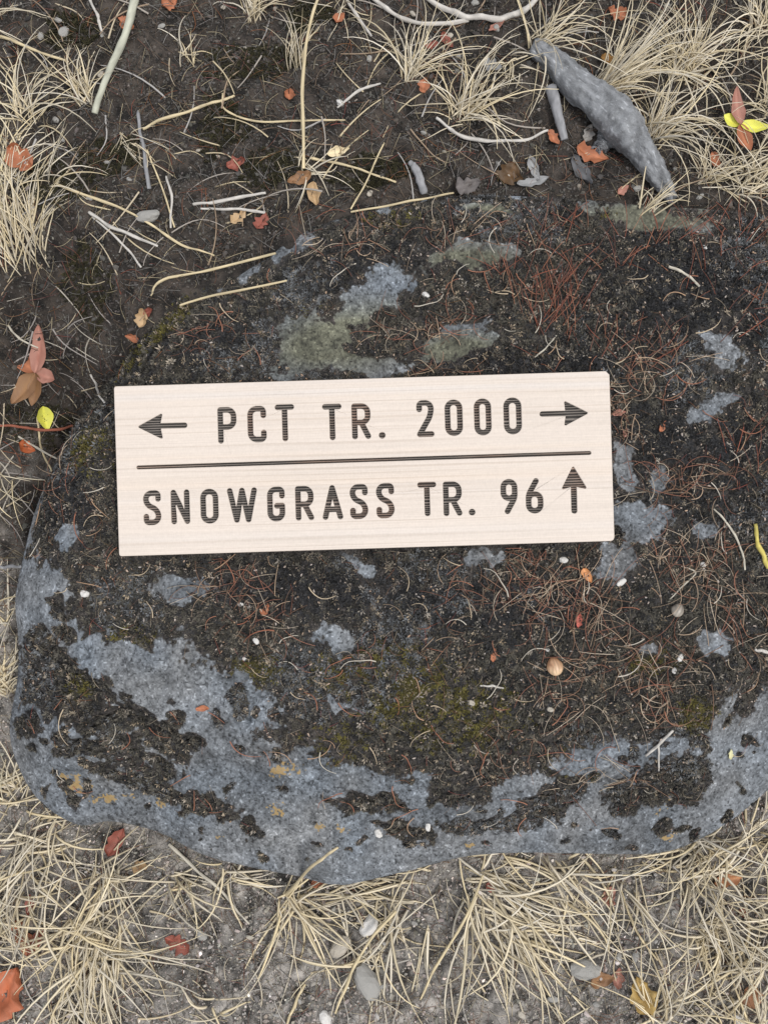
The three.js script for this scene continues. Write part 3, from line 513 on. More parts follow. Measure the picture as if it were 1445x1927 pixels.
// ---------------------------------------------------------------- grass tufts
const straw = () => { const v = rr(0.45, 0.8), w = rr(0, 1); return [v, v * lerp(0.91, 0.83, w), v * lerp(0.75, 0.52, w)]; };
const grassM = vcMat(0.7);
const tuftLabels = { '50,222': 'dry grass tuft between the shaggy clump and a thick short straw', '163,190': 'dry grass tuft at the lower end of the thick greenish stick', '475,28': 'wiry dry grass tuft on bare soil near the slanting white twig', '556,122': 'narrow upright dry grass tuft beside the tall straw stalk', '20,330': 'dry grass tuft around the crumpled orange leaf', '85,345': 'few flat blades of grass at the start of the long bowed straw', '770,145': 'dry grass tuft with red leaf scraps beside it below the curved forked twig', '868,212': 'spreading dry grass tuft above the bow-shaped white twig', '1012,88': 'dry grass tuft at the blunt upper end of the grey root', '1222,255': 'dry grass fan springing from beside the middle of the grey root', '1325,338': 'dry grass tuft between the narrow root end and the yellow-leaved seedling', '1412,345': 'bushy dry grass tuft below the yellow-leaved seedling', '1440,205': 'dry grass tuft behind the yellow-leaved seedling', '1430,50': 'dry grass tuft beyond the dense round tussock', '640,6': 'loose dry grass tuft where the slanting white twig begins', '240,262': 'small limp grass tuft beside the straight grey twig', '350,112': 'smallest wispy dry grass tuft on bare soil beside the greenish stick', '965,120': 'small drooping grass tuft beside the grey torn leaf', '575,315': 'flat star of dry blades round the foot of the upright stalk', '70,1590': 'dense bleached grass tuft at the lowest corner of the boulder', '14,1500': 'tall grass tuft leaning up along the lichen-spotted end of the boulder', '4,1290': 'grass tuft against the boulder flank beside its mossy ledge', '2,1160': 'grass tuft against the boulder flank by the poking grey twig', '8,900': 'sparse grass blades on soil below the bright orange leaf', '205,1640': 'bleached grass tuft beside the dark red leaf in the crevice', '335,1660': 'bleached grass tuft crossed by the long pale stalk', '30,1700': 'bleached grass tuft behind the orange lobed leaf', '120,1900': 'sparse bleached tuft beside the large orange-red lobed leaf', '542,1692': 'open bleached tuft at the foot of the stout leaning straw', '640,1678': 'flat bleached grass next to the stout leaning straw along the boulder foot', '760,1672': 'bleached grass blades drooping over bare soil by the long arching straw', '905,1640': 'bleached grass flattened along the boulder foot behind the sprawling mass', '1060,1650': 'bleached grass between the sprawling mass and the pink ragged leaf', '1425,1570': 'bleached grass tuft beyond the thick bright tussock at the boulder foot', '1335,1760': 'compact bleached tuft on soil below the thick bright tussock', '1415,1800': 'broad bleached tuft behind the rounded rust-brown leaf', '1380,1900': 'bleached tuft in front of the rounded rust-brown leaf', '1235,1905': 'bleached tuft growing beside the yellow-brown crumpled leaf', '1170,1660': 'thin bleached tuft at the start of the bowed straw', '430,1640': 'thin bleached tuft at the boulder foot beside the pale stalk end', '700,1800': 'sparse bleached tuft on bare soil beside the long arching straw', '400,1895': 'wispy bleached tuft alone on bare grey soil' };
function tuft(px, py, o, label, group) {
  if (tuftLabels[px + ',' + py]) { label = tuftLabels[px + ',' + py]; }
  if (py > 1100) { o.n = Math.round(o.n * 0.5); o.thick = 1.7; }
  const c = at(px, py), s = pxSize(c), geos = [], base = c.clone();
  for (let k = 0; k < o.n; k++) {
    const dir = THREE.MathUtils.degToRad(o.dir + (rnd() + rnd() - 1) * o.spread), el0 = THREE.MathUtils.degToRad(rr(o.el ? o.el[0] : 15, o.el ? o.el[1] : 75));
    const len = o.len * s * rr(0.45, 1.15), dx = Math.cos(dir), dz = -Math.sin(dir), n = 8, pts = [], rad = [];
    const j = (o.base || 14) * s; let p = V(base.x + rr(-j, j), 0, base.z + rr(-j, j)); p.y = surf(p.x, p.z) - 0.001;
    if (onRock(base.x, base.z) < 0 && onRock(p.x, p.z) > -0.002) { p.x = base.x; p.z = base.z; p.y = surf(p.x, p.z) - 0.001; }
    let el = el0, az = 0; const dr = rr(0.5, 1.6) * (o.droop ?? 1), wob = rr(-1.3, 1.3), r0 = rr(0.00042, 0.00085) * (o.thick || 1);
    for (let i = 0; i <= n; i++) {
      pts.push(p.clone()); rad.push(r0 * (1 - 0.75 * Math.pow(i / n, 1.6)));
      const h = len / n, cd = Math.cos(az), sd = Math.sin(az), ux = dx * cd - dz * sd, uz = dz * cd + dx * sd;
      const q = p.clone().add(V(ux * Math.cos(el) * h, Math.sin(el) * h, uz * Math.cos(el) * h)); const g = surf(q.x, q.z) + 0.0012; if (q.y < g) { if (g - q.y > 0.02) { az += 1.2; q.copy(p).y += 0.002; } else q.y = g; }
      p = q; el -= dr / n * 1.5; az += wob / n;
    }
    const g = tube(pts, rad, 4, 0, 0.55), col = straw();
    setColors(g, () => col); geos.push(g);
  }
  const g = mergeGeometries(geos); g.translate(-base.x, -base.y, -base.z);
  const m = mesh('dry_grass_tuft', g, grassM); m.position.copy(base); tag(m, label, 'grass tuft', group); return m;
}
const GB = ['dry straw-coloured grass tuft on the dark soil behind the boulder', 'grass tufts on the dark soil'], GF = ['dry bleached grass tuft on the grey soil in front of the boulder', 'grass tufts on the grey soil'], GL = ['dry grass tuft growing close against the left flank of the boulder', 'grass tufts beside the boulder flank'];
GL[0] = 'dry grass tuft growing beside the steep bare flank of the boulder';
for (const [px, py, o, lb] of [
  [50, 222, { n: 36, len: 135, dir: 95, spread: 110 }, GB], [163, 190, { n: 34, len: 110, dir: 120, spread: 95 }, GB], [475, 28, { n: 34, len: 90, dir: 80, spread: 120 }, GB], [556, 122, { n: 24, len: 85, dir: 85, spread: 40, el: [40, 80] }, GB],
  [38, 470, { n: 95, len: 190, dir: 98, spread: 75, base: 42 }, ['broad shaggy clump of dry grass on the soil left of the boulder top', null]], [20, 330, { n: 40, len: 120, dir: 70, spread: 120, base: 24 }, GB], [85, 345, { n: 12, len: 110, dir: 10, spread: 60 }, GB],
  [770, 145, { n: 40, len: 150, dir: 60, spread: 90 }, GB], [868, 212, { n: 60, len: 165, dir: 60, spread: 150, base: 18 }, GB], [1012, 88, { n: 44, len: 150, dir: 20, spread: 170 }, GB],
  [1128, 172, { n: 90, len: 210, dir: 28, spread: 55, base: 18 }, ['dense fan of dry grass leaning over the grey root', null]], [1285, 128, { n: 110, len: 135, dir: 60, spread: 170, base: 24 }, ['dense round tussock of dry grass on dark soil above the grey root', null]], [1222, 255, { n: 64, len: 165, dir: 35, spread: 95, base: 16 }, GB],
  [1215, 392, { n: 22, len: 90, dir: 60, spread: 70 }, ['small dry grass tuft at the narrow end of the grey root', null]], [1325, 338, { n: 34, len: 120, dir: 40, spread: 120 }, GB], [1412, 345, { n: 60, len: 120, dir: 60, spread: 140, base: 24 }, GB], [1440, 205, { n: 36, len: 100, dir: 110, spread: 140 }, GB], [1430, 50, { n: 44, len: 100, dir: 110, spread: 170 }, GB], [640, 6, { n: 18, len: 110, dir: -20, spread: 120 }, GB], [240, 262, { n: 16, len: 80, dir: -60, spread: 70 }, GB], [350, 112, { n: 14, len: 60, dir: 60, spread: 120 }, GB], [965, 120, { n: 16, len: 60, dir: -90, spread: 80 }, GB], [575, 315, { n: 16, len: 95, dir: 0, spread: 180, el: [5, 40] }, GB],
  [178, 1775, { n: 240, len: 165, dir: -80, spread: 180, base: 48, el: [10, 60] }, ['largest bushy round tussock of bleached dry grass on grey soil', null]], [70, 1590, { n: 130, len: 120, dir: -60, spread: 180, base: 46 }, GF], [14, 1500, { n: 90, len: 150, dir: 80, spread: 120, base: 30 }, GL], [4, 1290, { n: 70, len: 170, dir: 90, spread: 110, base: 20 }, GL], [2, 1160, { n: 40, len: 120, dir: 80, spread: 120, base: 18 }, GL], [8, 900, { n: 12, len: 120, dir: -60, spread: 60 }, GL],
  [205, 1640, { n: 70, len: 130, dir: -40, spread: 130, base: 24 }, GF], [335, 1660, { n: 46, len: 130, dir: -70, spread: 130, base: 18 }, GF], [30, 1700, { n: 90, len: 150, dir: -60, spread: 150, base: 40 }, GF], [120, 1900, { n: 34, len: 120, dir: -60, spread: 150, base: 30 }, GF],
  [542, 1692, { n: 90, len: 190, dir: -30, spread: 130, base: 22, el: [5, 55] }, GF], [640, 1678, { n: 46, len: 180, dir: -10, spread: 70, base: 30, el: [5, 40] }, GF], [760, 1672, { n: 60, len: 210, dir: -120, spread: 90, base: 60, el: [5, 40] }, GF],
  [930, 1712, { n: 150, len: 250, dir: -45, spread: 95, base: 46, el: [5, 50] }, ['sprawling mass of long bleached grass bent away from the boulder', null]], [905, 1640, { n: 80, len: 190, dir: -15, spread: 100, base: 50, el: [5, 40] }, GF], [1060, 1650, { n: 60, len: 170, dir: -40, spread: 110, base: 40 }, GF], [1310, 1615, { n: 150, len: 150, dir: -70, spread: 160, base: 44 }, ['thick bright tussock of dry grass under the bare front of the boulder', null]], [1425, 1570, { n: 60, len: 140, dir: 0, spread: 160, base: 26 }, GF], [1335, 1760, { n: 80, len: 110, dir: -70, spread: 120, base: 26 }, GF], [1415, 1800, { n: 120, len: 150, dir: -120, spread: 170, base: 60 }, GF], [1380, 1900, { n: 80, len: 150, dir: 160, spread: 150, base: 50 }, GF], [1235, 1905, { n: 60, len: 130, dir: 90, spread: 140, base: 24 }, GF], [1170, 1660, { n: 30, len: 150, dir: -80, spread: 80, base: 30 }, GF], [430, 1640, { n: 26, len: 110, dir: -60, spread: 140 }, GF], [700, 1800, { n: 20, len: 140, dir: -100, spread: 110, el: [5, 40] }, GF], [400, 1895, { n: 14, len: 90, dir: 60, spread: 160 }, GF],
  [-70, 60, { n: 60, len: 150, dir: 60, spread: 170, base: 30 }, GB], [1530, 300, { n: 70, len: 150, dir: 90, spread: 170, base: 30 }, GB], [1540, 80, { n: 60, len: 150, dir: 90, spread: 170, base: 30 }, GB], [-80, 1700, { n: 80, len: 160, dir: 0, spread: 170, base: 40 }, GF], [1530, 1720, { n: 80, len: 160, dir: 160, spread: 170, base: 40 }, GF],
]) tuft(px, py, o, lb[0], lb[1]);

// ---------------------------------------------------------------- sticks, straws and twigs laid where they lie
const stickMats = {};
const barkB = tex(256, 256, (i, j) => 0.5 + 0.35 * fbmP(i / 256 * 20, j / 256 * 5, 3, 191, 20) , false, true);
function stickMat(key, c, rough = 0.8) { return stickMats[key] || (stickMats[key] = new THREE.MeshStandardMaterial({ vertexColors: true, color: 0xffffff, roughness: rough, bumpMap: barkB, bumpScale: 0.0003 })); }
const TONES = { pale: [.5, .46, .38], greygreen: [.42, .42, .34], white: [.5, .47, .43], straw: [.58, .48, .3], grey: [.26, .26, .27], brown: [.2, .12, .08], red: [.3, .1, .06], yellow: [.55, .46, .12] };
function layPts(pxs, rPx, o = {}) {
  const P = pxs.map(([a, b]) => at(a, b)); const r = P.map((p, i) => (Array.isArray(rPx) ? rPx[i] : rPx) * pxSize(p));
  P.forEach((p, i) => { p.y += r[i] * (o.sink ?? 0.8) + ((o.lift && o.lift[i]) || 0); });
  const n = Math.max(8, pxs.length * 7), cv = P.length > 2 ? new THREE.CatmullRomCurve3(P) : new THREE.LineCurve3(P[0], P[1]), out = [], rad = [];
  for (let i = 0; i <= n; i++) {
    const t = i / n, p = cv.getPoint(t), f = t * (P.length - 1), k = Math.min(P.length - 2, f | 0), ri = lerp(r[k], r[k + 1], f - k), s = surf(p.x, p.z) + ri * (o.sink ?? 0.8);
    if (!o.free && p.y < s) p.y = s; out.push(p); rad.push(ri * (o.taper ? lerp(1, o.taper, t) : 1));
  }
  // rest stiffly: smooth the height along the stick
  for (let q = 0; q < (o.smooth ?? 9); q++) for (let i = 1; i < out.length - 1; i++) out[i].y = Math.max(out[i].y, (out[i - 1].y + out[i + 1].y) / 2);
  return [out, rad];
}
function stickGeo(pxs, rPx, tone, o = {}) {
  if (tone === 'straw' || tone === 'pale') rPx = rPx.map(v => v * 0.72); else if (tone === 'white') rPx = rPx.map(v => v * 0.85);
  const [pts, rad] = layPts(pxs, rPx, o); const sj = rr(0, 90); pts.forEach((p, i) => { const jt = rad[i] > 0.0025 ? 0.12 : 0.55; p.x += rad[i] * jt * vn(i * 0.22 + sj, 3, 197); p.z += rad[i] * jt * vn(i * 0.22 + sj, 9, 197); p.y += 0.0012; rad[i] *= 1 + (rad[i] > 0.0025 ? 0.07 : 0.2) * vn(i * 0.5 + sj, 15, 197); }); const sd = o.sides || 7, g = tube(pts, rad, sd, (o.amp ?? 0.18) * 0.7), c = TONES[tone];
  const s0 = rr(0, 50); return setColors(g, (x, y, z, i) => { const f = 1 + 0.45 * fbm(Math.floor(i / sd) * 0.5 + s0, i % sd, 2, 193) + 0.12 * vn(x * 900, z * 900, 195); return [c[0] * f, c[1] * f, c[2] * f]; });
}
function stick(name, parts, label, category, group) {
  const gs = parts.map(p => stickGeo(...p)), g = gs.length > 1 ? mergeGeometries(gs) : gs[0];
  g.computeBoundingBox(); const c = g.boundingBox.getCenter(V()), b = V(c.x, g.boundingBox.min.y, c.z); g.translate(-b.x, -b.y, -b.z);
  const m = mesh(name, g, stickMat('a')); m.position.copy(b); return tag(m, label, category, group);
}
stick('stick', [[[[262, -30], [256, 12], [240, 75], [207, 148], [183, 218]], [6.5, 6.3, 6, 5.4, 4.6], 'greygreen', { sides: 9 }]], 'thick pale greenish stick lying bare on the dark soil', 'stick');
stick('forked_twig', [[[[690, -10], [740, 32], [800, 51], [882, 42]], [4, 4, 4.3, 4.6], 'white'], [[[780, -12], [845, 28], [886, 42], [945, 40], [990, 22], [1018, -14]], [5, 5.4, 6, 6, 5.6, 5.2], 'white']], 'curved forked white twig lying beyond the grass tufts', 'twig');
stick('curved_twig', [[[[820, 225], [860, 256], [920, 271], [980, 270], [1030, 248]], [3.4, 3.6, 3.4, 3, 2.4], 'white']], 'bow-shaped thin white twig below the grass beside the grey root', 'twig');
stick('straw_stem', [[[[622, 18], [592, 88], [574, 200], [573, 322]], [3, 3.6, 4, 4.4], 'straw', { lift: [0.03, 0.03, 0.015, 0], free: true }]], 'tall upright straw stalk rising from the soil between tufts', 'straw');
stick('straw_stem', [[[[340, 576], [540, 529]], [3.4, 2.6], 'straw']], 'straight straw lying on the moss at the back rim of the boulder', 'straw');
stick('straw_stem', [[[[285, 558], [300, 537], [400, 512], [520, 479]], [2, 3.2, 3.2, 2.8], 'straw']], 'hooked straw resting between the soil and the pale corner of the boulder', 'straw');
stick('straw_stem', [[[[112, 350], [200, 385], [290, 430], [345, 465], [405, 482]], [3.2, 3.2, 3, 2.8, 2], 'straw']], 'long bowed straw on the soil beside the shaggy grass clump', 'straw');
stick('straw_stem', [[[[272, 246], [360, 213], [425, 192], [442, 182]], [3.4, 3.6, 3.4, 2.6], 'straw']], 'jointed straw with a bent tip lying across the dark soil', 'straw');
stick('straw_stem', [[[[420, 178], [423, 208], [470, 230], [560, 230], [650, 229]], [2, 2.4, 2.6, 2.4, 2], 'straw']], 'L-shaped bent straw crossing the foot of the upright stalk', 'straw');
stick('straw_stem', [[[[585, 300], [660, 318], [745, 346]], [3.6, 3, 2.4], 'straw']], 'straw lying outward from the foot of the upright stalk', 'straw');
stick('straw_stem', [[[[660, 402], [770, 382], [852, 366]], [2.6, 2.8, 2.4], 'straw']], 'straw lying on soil along the back edge of the boulder', 'straw');
stick('straw_stem', [[[[0, 74], [66, 98], [132, 121]], [3, 3, 2.4], 'straw']], 'thick short straw on bare dark soil beyond the grass', 'straw');
stick('forked_twig', [[[[365, 388], [430, 380], [500, 366]], [3, 3.6, 2.6], 'white'], [[[378, 396], [440, 397], [500, 402]], [2.4, 3, 3.4], 'white']], 'pair of joined white twigs forming a narrow fork on soil', 'twig');
stick('forked_twig', [[[[170, 404], [230, 438], [298, 466]], [3.4, 3.4, 2.6], 'white'], [[[176, 412], [240, 470], [268, 505]], [2.2, 2.6, 2], 'white']], 'white splintered twig with two prongs on the dark soil', 'twig');
stick('twig', [[[[262, 214], [268, 260], [284, 358]], [2.4, 3.2, 3], 'grey']], 'straight grey twig lying beside a jointed straw', 'twig');
stick('straw_stem', [[[[278, 285], [305, 350], [330, 430]], [2, 2.2, 2], 'straw']], 'thin straight straw running off the end of the grey twig', 'straw');
stick('twig', [[[[314, 334], [325, 370], [322, 432]], [2.2, 2.8, 2], 'white']], 'short kinked pale twig standing on the soil near the splintered twig', 'twig');
stick('straw_stem', [[[[722, 272], [695, 335], [660, 396]], [2, 2.4, 2], 'straw']], 'thin straw sloping down to the back edge of the boulder', 'straw');
stick('twig', [[[[168, -5], [186, 34], [195, 64]], [2.4, 3, 2], 'white']], 'short white twig beside the thick greenish stick', 'twig');
stick('twig', [[[[648, -5], [675, 40], [700, 72]], [2.6, 3, 2.4], 'white']], 'slanting white twig at the end of the curved forked twig', 'twig');
stick('twig', [[[[636, 205], [680, 172], [716, 160]], [2.4, 2.8, 2.2], 'white']], 'pale bent twig lying on dark soil between tufts', 'twig');
stick('straw_stem', [[[[1256, 503], [1290, 522], [1314, 541]], [3.4, 3.4, 2.8], 'pale']], 'pale greenish straw piece on the black moss of the boulder', 'straw');
stick('straw_stem', [[[[1005, 674], [1030, 652], [1046, 633]], [1.8, 2, 1.4], 'pale']], 'white short straw on black moss just behind the sign', 'straw');
stick('forked_twig', [[[[1213, 1422], [1238, 1400], [1264, 1374]], [2.6, 3.2, 2.4], 'white'], [[[1236, 1402], [1237, 1450]], [2.4, 1.8], 'white']], 'small white forked twig on the bare front of the boulder', 'twig');
stick('straw_stem', [[[[1341, 958], [1375, 1000], [1392, 1040], [1399, 1073]], [2.2, 2.6, 2.6, 2.2], 'pale']], 'pale curved straw on the moss between red litter heaps', 'straw');
stick('twig', [[[[1417, 988], [1425, 1030], [1442, 1070]], [3, 4, 3.6], 'yellow']], 'yellow lichen-covered twig on the boulder moss', 'twig');
stick('twig', [[[[1258, 1128], [1285, 1100], [1305, 1078], [1280, 1066]], [1.6, 2, 2, 1.4], 'pale']], 'pale hooked stem on moss beside the grey shell', 'twig');
stick('twig', [[[[1418, 1222], [1432, 1226], [1450, 1232]], [3, 3.4, 3.2], 'white']], 'short white stick end on moss at the bare stone edge', 'twig');
stick('straw_stem', [[[[903, 1291], [925, 1291], [945, 1294]], [2, 2.6, 2], 'white']], 'short curved white stem piece on the olive moss', 'straw');
stick('straw_stem', [[[[318, 1588], [370, 1632], [420, 1676], [447, 1710], [470, 1738]], [4.6, 4.4, 3.6, 2.6, 1.8], 'pale']], 'long pale stalk lying from the boulder foot onto grey soil', 'straw');
stick('straw_stem', [[[[640, 1582], [595, 1615], [540, 1682]], [3.2, 4, 4.4], 'straw', { lift: [0.025, 0.018, 0], free: true }]], 'stout straw stalk leaning up over the front of the boulder', 'straw');
stick('straw_stem', [[[[745, 1705], [700, 1755], [660, 1830], [632, 1905]], [3.4, 3.6, 3.4, 2.4], 'straw', { lift: [.012, .014, .006, 0] }]], 'long straw arching over bare grey soil before the boulder', 'straw');
stick('straw_stem', [[[[905, 1640], [870, 1720], [820, 1810], [790, 1880]], [3, 3.4, 3.2, 2], 'straw', { lift: [.012, .014, .006, 0] }]], 'long straw reaching out of the sprawling grass mass', 'straw');
stick('straw_stem', [[[[575, 1850], [555, 1890], [540, 1930]], [3.4, 3.6, 3], 'straw']], 'stout straw stub lying on bare grey soil', 'straw');
stick('straw_stem', [[[[1165, 1670], [1195, 1750], [1235, 1805]], [2.4, 2.6, 1.8], 'straw']], 'bowed straw lying on soil below the thick bright tussock', 'straw');
stick('twig', [[[[0, 1068], [20, 1068], [42, 1066]], [2.6, 3, 2.4], 'grey']], 'grey twig poking against the flank of the boulder', 'twig');
stick('straw_stem', [[[[72, 786], [85, 840], [99, 888]], [2.8, 2.6, 2.2], 'straw']], 'straight straw below the yellow-green leaf', 'straw');
stick('red_rootlet', [[[[0, 802], [50, 806], [105, 811], [140, 802]], [2.4, 2.6, 2.8, 2], 'red']], 'red rootlet running across the soil below the seedling', 'rootlet');
stick('straw_stem', [[[[17, 614], [40, 640], [82, 659]], [2.4, 2.8, 2.2], 'pale']], 'curved pale stem lying above the reddish seedling', 'straw');
stick('twig', [[[[172, 706], [190, 735], [200, 760]], [2, 2.6, 2.2], 'white']], 'white twig in the gap beside the corner of the sign', 'twig');
stick('straw_stem', [[[[36, 822], [70, 843], [110, 865]], [2.6, 2.8, 2], 'pale']], 'pale stem lying across the small orange leaf', 'straw');
stick('weathered_branch', [[[[770, 308], [786, 332], [797, 368]], [4, 8, 6], 'grey', { amp: 0.35, sides: 10 }]], 'small grey stub of wood by the back edge of the boulder', 'branch');
stick('weathered_branch', [[[[1034, 172], [1060, 268]], [10, 6], 'grey', { amp: 0.3, sides: 12 }]], 'small tapered grey branch piece lying beside the thick root', 'branch');
{
  // the thick grey root, with a stub towards the boulder
  const root = new THREE.Group(); root.name = numbered('weathered_root'); scene.add(root); tag(root, 'thick smooth grey weathered root lying among the grass behind the boulder', 'root');
  const px = [[1000, 95], [1040, 130], [1085, 180], [1128, 222], [1160, 256], [1190, 292], [1222, 332], [1250, 362], [1262, 378]], r = [15, 18, 24, 30, 34, 25, 18, 13, 9];
  const build = (pxs, rs, lift, sides, smooth) => {
    const [p, q] = layPts(pxs, rs, { sink: 0.45, lift, smooth }); const cv = new THREE.CatmullRomCurve3(p), n = 130, pts = [], rad = [];
    for (let i = 0; i <= n; i++) { const t = i / n; pts.push(cv.getPoint(t)); const f = t * (q.length - 1), k = Math.min(q.length - 2, f | 0); rad.push(lerp(q[k], q[k + 1], f - k)); }
    const g = tube(pts, rad, sides), P = g.attributes.position, N = g.attributes.normal;
    for (let i = 0; i < P.count; i++) { const a = Math.floor(i / sides), b = i % sides, ang = b / sides * 6.283, d = 0.0036 * fbm(a * 0.07, Math.cos(ang) * 1.6 + 3, 3, 201) + 0.0014 * fbm(a * 0.5, Math.cos(ang) * 7 + Math.sin(ang) * 5, 3, 203); P.setXYZ(i, P.getX(i) + N.getX(i) * d, P.getY(i) + N.getY(i) * d, P.getZ(i) + N.getZ(i) * d); }
    g.computeVertexNormals();
    return g;
  };
  const rc = tex(512, 512, (i, j) => { const u = i / 512, w = j / 512, v = 0.2 * (1 + 0.5 * fbmP(u * 6, w * 10, 3, 251, 2) + 0.55 * fbmP(u * 24, w * 40, 3, 253, 8) + 0.35 * (hash(i >> 1, j >> 1, 255) - .5)) * (vn(u * 60, w * 44, 257, 0) > .7 ? 1.6 : 1); return [v * .97, v, v * 1.05]; }, true, true);
  const rb = tex(512, 512, (i, j) => 0.5 + 0.5 * fbmP(i / 512 * 16, j / 512 * 40, 4, 259, 8), false, true);
  const m = new THREE.MeshStandardMaterial({ map: rc, bumpMap: rb, bumpScale: 0.0016, roughness: 0.75 });
  mesh('stem', build(px, r, [0, .003, .006, .008, .008, .006, .004, .001, 0], 32, 3), m, root);
  mesh('side_stub', build([[1155, 250], [1135, 272], [1119, 288]], [26, 17, 9], [.004, .001, 0], 20, 1), m, root);
}

// ---------------------------------------------------------------- leaves
const leafM = vcMat(0.62);
function leafGeo(L, W, o = {}) {                          // blade along +x, thin but solid, curled
  const n = 14, m = 6, pos = [], idx = [], col = [], c = o.c || [.4, .13, .05], c2 = o.c2 || c.map(v => v * 0.6), s0 = rr(0, 99), curl = o.curl ?? 0.5, fold = o.fold ?? 0.3, th = 0.00018;
  for (let side = 0; side < 2; side++) for (let i = 0; i <= n; i++) for (let j = 0; j <= m; j++) {
    const t = i / n, v = j / m * 2 - 1; let w = Math.pow(Math.sin(Math.PI * Math.pow(t, o.pw || 0.8)), o.sh || 0.8) * W / 2 + 0.0003;
    if (o.lobes) w *= 0.62 + 0.45 * Math.abs(Math.sin(t * Math.PI * o.lobes + (v > 0 ? 0.3 : 0)));
    const x = t * L, z = v * w * (1 + (o.rag ?? 0.36) * vn(t * 7 + s0, v > 0 ? 1 : 7, 211)), y = fold * Math.abs(z) + curl * L * (t - 0.5) * (t - 0.5) + W * (o.rag ?? 0.36) * 0.8 * fbm(t * 3.4 + s0, v * 1.8, 3, 213);
    pos.push(x, y - (side ? th : 0), z);
    const f = 0.5 + 0.5 * fbm(t * 5 + s0, v * 2.5, 3, 215), vein = Math.abs(v) < 0.12 ? 1.25 : 1; col.push(...[0, 1, 2].map(k => lerp(c[k], c2[k], clamp(f, 0, 1)) * vein));
  }
  const S = (n + 1) * (m + 1);
  for (let side = 0; side < 2; side++) for (let i = 0; i < n; i++) for (let j = 0; j < m; j++) { const a = side * S + i * (m + 1) + j, b = a + m + 1; if (side) idx.push(a, b, a + 1, b, b + 1, a + 1); else idx.push(a, a + 1, b, a + 1, b + 1, b); }
  for (let i = 0; i < n; i++) for (const j of [0, m]) { const a = i * (m + 1) + j, b = a + m + 1; idx.push(a, b, a + S, b, b + S, a + S); }
  const g = new THREE.BufferGeometry(); g.setAttribute('position', new THREE.Float32BufferAttribute(pos, 3)); g.setAttribute('color', new THREE.Float32BufferAttribute(col, 3)); g.setIndex(idx); g.computeVertexNormals(); return g;
}
const ORANGE = { c: [.46, .17, .08], c2: [.22, .075, .035] }, RED = { c: [.32, .09, .06], c2: [.15, .045, .03] }, BROWN = { c: [.3, .16, .07], c2: [.16, .08, .04] }, TAN = { c: [.5, .35, .2], c2: [.34, .22, .11] }, YEL = { rag: .08, c: [.7, .64, .07], c2: [.58, .6, .12] }, GREYL = { c: [.3, .3, .3], c2: [.18, .18, .18] }, PINK = { c: [.4, .2, .15], c2: [.26, .1, .07] };
function placeLeaf(g, x, z, dirDeg, parent, name, lift = 0.0005, up = 0) {
  const n = normalAt(x, z, 0.008), q = new THREE.Quaternion().setFromUnitVectors(V(0, 1, 0), n), q2 = new THREE.Quaternion().setFromAxisAngle(V(0, 1, 0), THREE.MathUtils.degToRad(dirDeg)), q3 = new THREE.Quaternion().setFromAxisAngle(V(0, 0, 1), up);
  const o = mesh(name, g, leafM, parent); o.quaternion.copy(q).multiply(q2).multiply(q3); o.position.set(x, surf(x, z) + lift, z); if (parent !== scene) o.position.sub(parent.position); return o;
}
function leaf(px, py, len, wid, dir, o, label, group) {    // centre of the leaf in the photograph, direction of its tip
  const c = at(px, py), s = pxSize(c), L = len * s, g = leafGeo(L, wid * s, o); g.translate(-L / 2, 0, 0); g.computeBoundingBox();
  return tag(placeLeaf(g, c.x, c.z, dir, scene, 'dead_leaf', -g.boundingBox.min.y * 0.6 + 0.001), label, 'leaf', group);
}
leaf(1112, 294, 58, 30, -20, { ...ORANGE, lobes: 4, curl: 0.6 }, 'curled orange lobed leaf under the grey root');
leaf(1040, 262, 30, 14, -55, { ...ORANGE }, 'narrow orange leaf between the root and its broken branch piece');
leaf(44, 302, 50, 38, -40, { ...ORANGE, curl: 0.9, fold: 0.6 }, 'crumpled orange leaf among the grass by the shaggy clump');
leaf(1158, 28, 32, 22, 160, { ...ORANGE, lobes: 3 }, 'small orange leaf beyond the dense fan of grass');
leaf(840, 80, 30, 14, -50, { ...RED }, 'red leaf scrap beside the tuft below the curved twig');
leaf(812, 88, 22, 12, 10, { ...RED }, 'dark red leaf scrap beside a brighter red one');
leaf(935, 52, 34, 12, 35, { ...PINK }, 'pinkish leaf under the curved forked twig');
leaf(797, 164, 26, 16, 80, { ...ORANGE }, 'small orange leaf on bare soil by a grass tuft');
leaf(545, 181, 20, 16, 90, { ...ORANGE }, 'tiny orange leaf fragment beside the upright stalk');
leaf(447, 311, 34, 22, 20, { ...RED, curl: .8 }, 'reddish curled leaf on dark soil near the bent straw');
leaf(494, 420, 34, 22, 60, { ...RED, lobes: 3 }, 'dark red leaf behind the pale corner of the boulder');
leaf(450, 412, 34, 20, 40, { ...TAN, lobes: 3 }, 'tan star-shaped leaf below the narrow forked twigs');
leaf(592, 372, 42, 22, -80, { ...TAN, curl: 1, fold: .7 }, 'tan curled seed husk on soil behind the boulder');
leaf(565, 338, 44, 20, 200, { ...BROWN, curl: .8 }, 'brown curled leaf at the foot of the upright stalk');
leaf(272, 600, 34, 26, 70, { ...TAN, curl: 1, fold: .7 }, 'pale tan husk beside the mossy back rim of the boulder');
leaf(282, 588, 22, 12, 20, { ...RED }, 'red leaf scrap tucked behind a tan husk');
leaf(252, 637, 30, 12, 160, { ...ORANGE }, 'narrow orange leaf at the rim of the boulder');
leaf(637, 287, 40, 14, 15, { c: [.72, .6, .4], c2: [.6, .5, .3] }, 'cream seed wing on dark soil beside the upright stalk');
leaf(51, 842, 32, 20, -20, { ...ORANGE, c: [.6, .14, .04] }, 'bright orange leaf on the soil below the seedling');
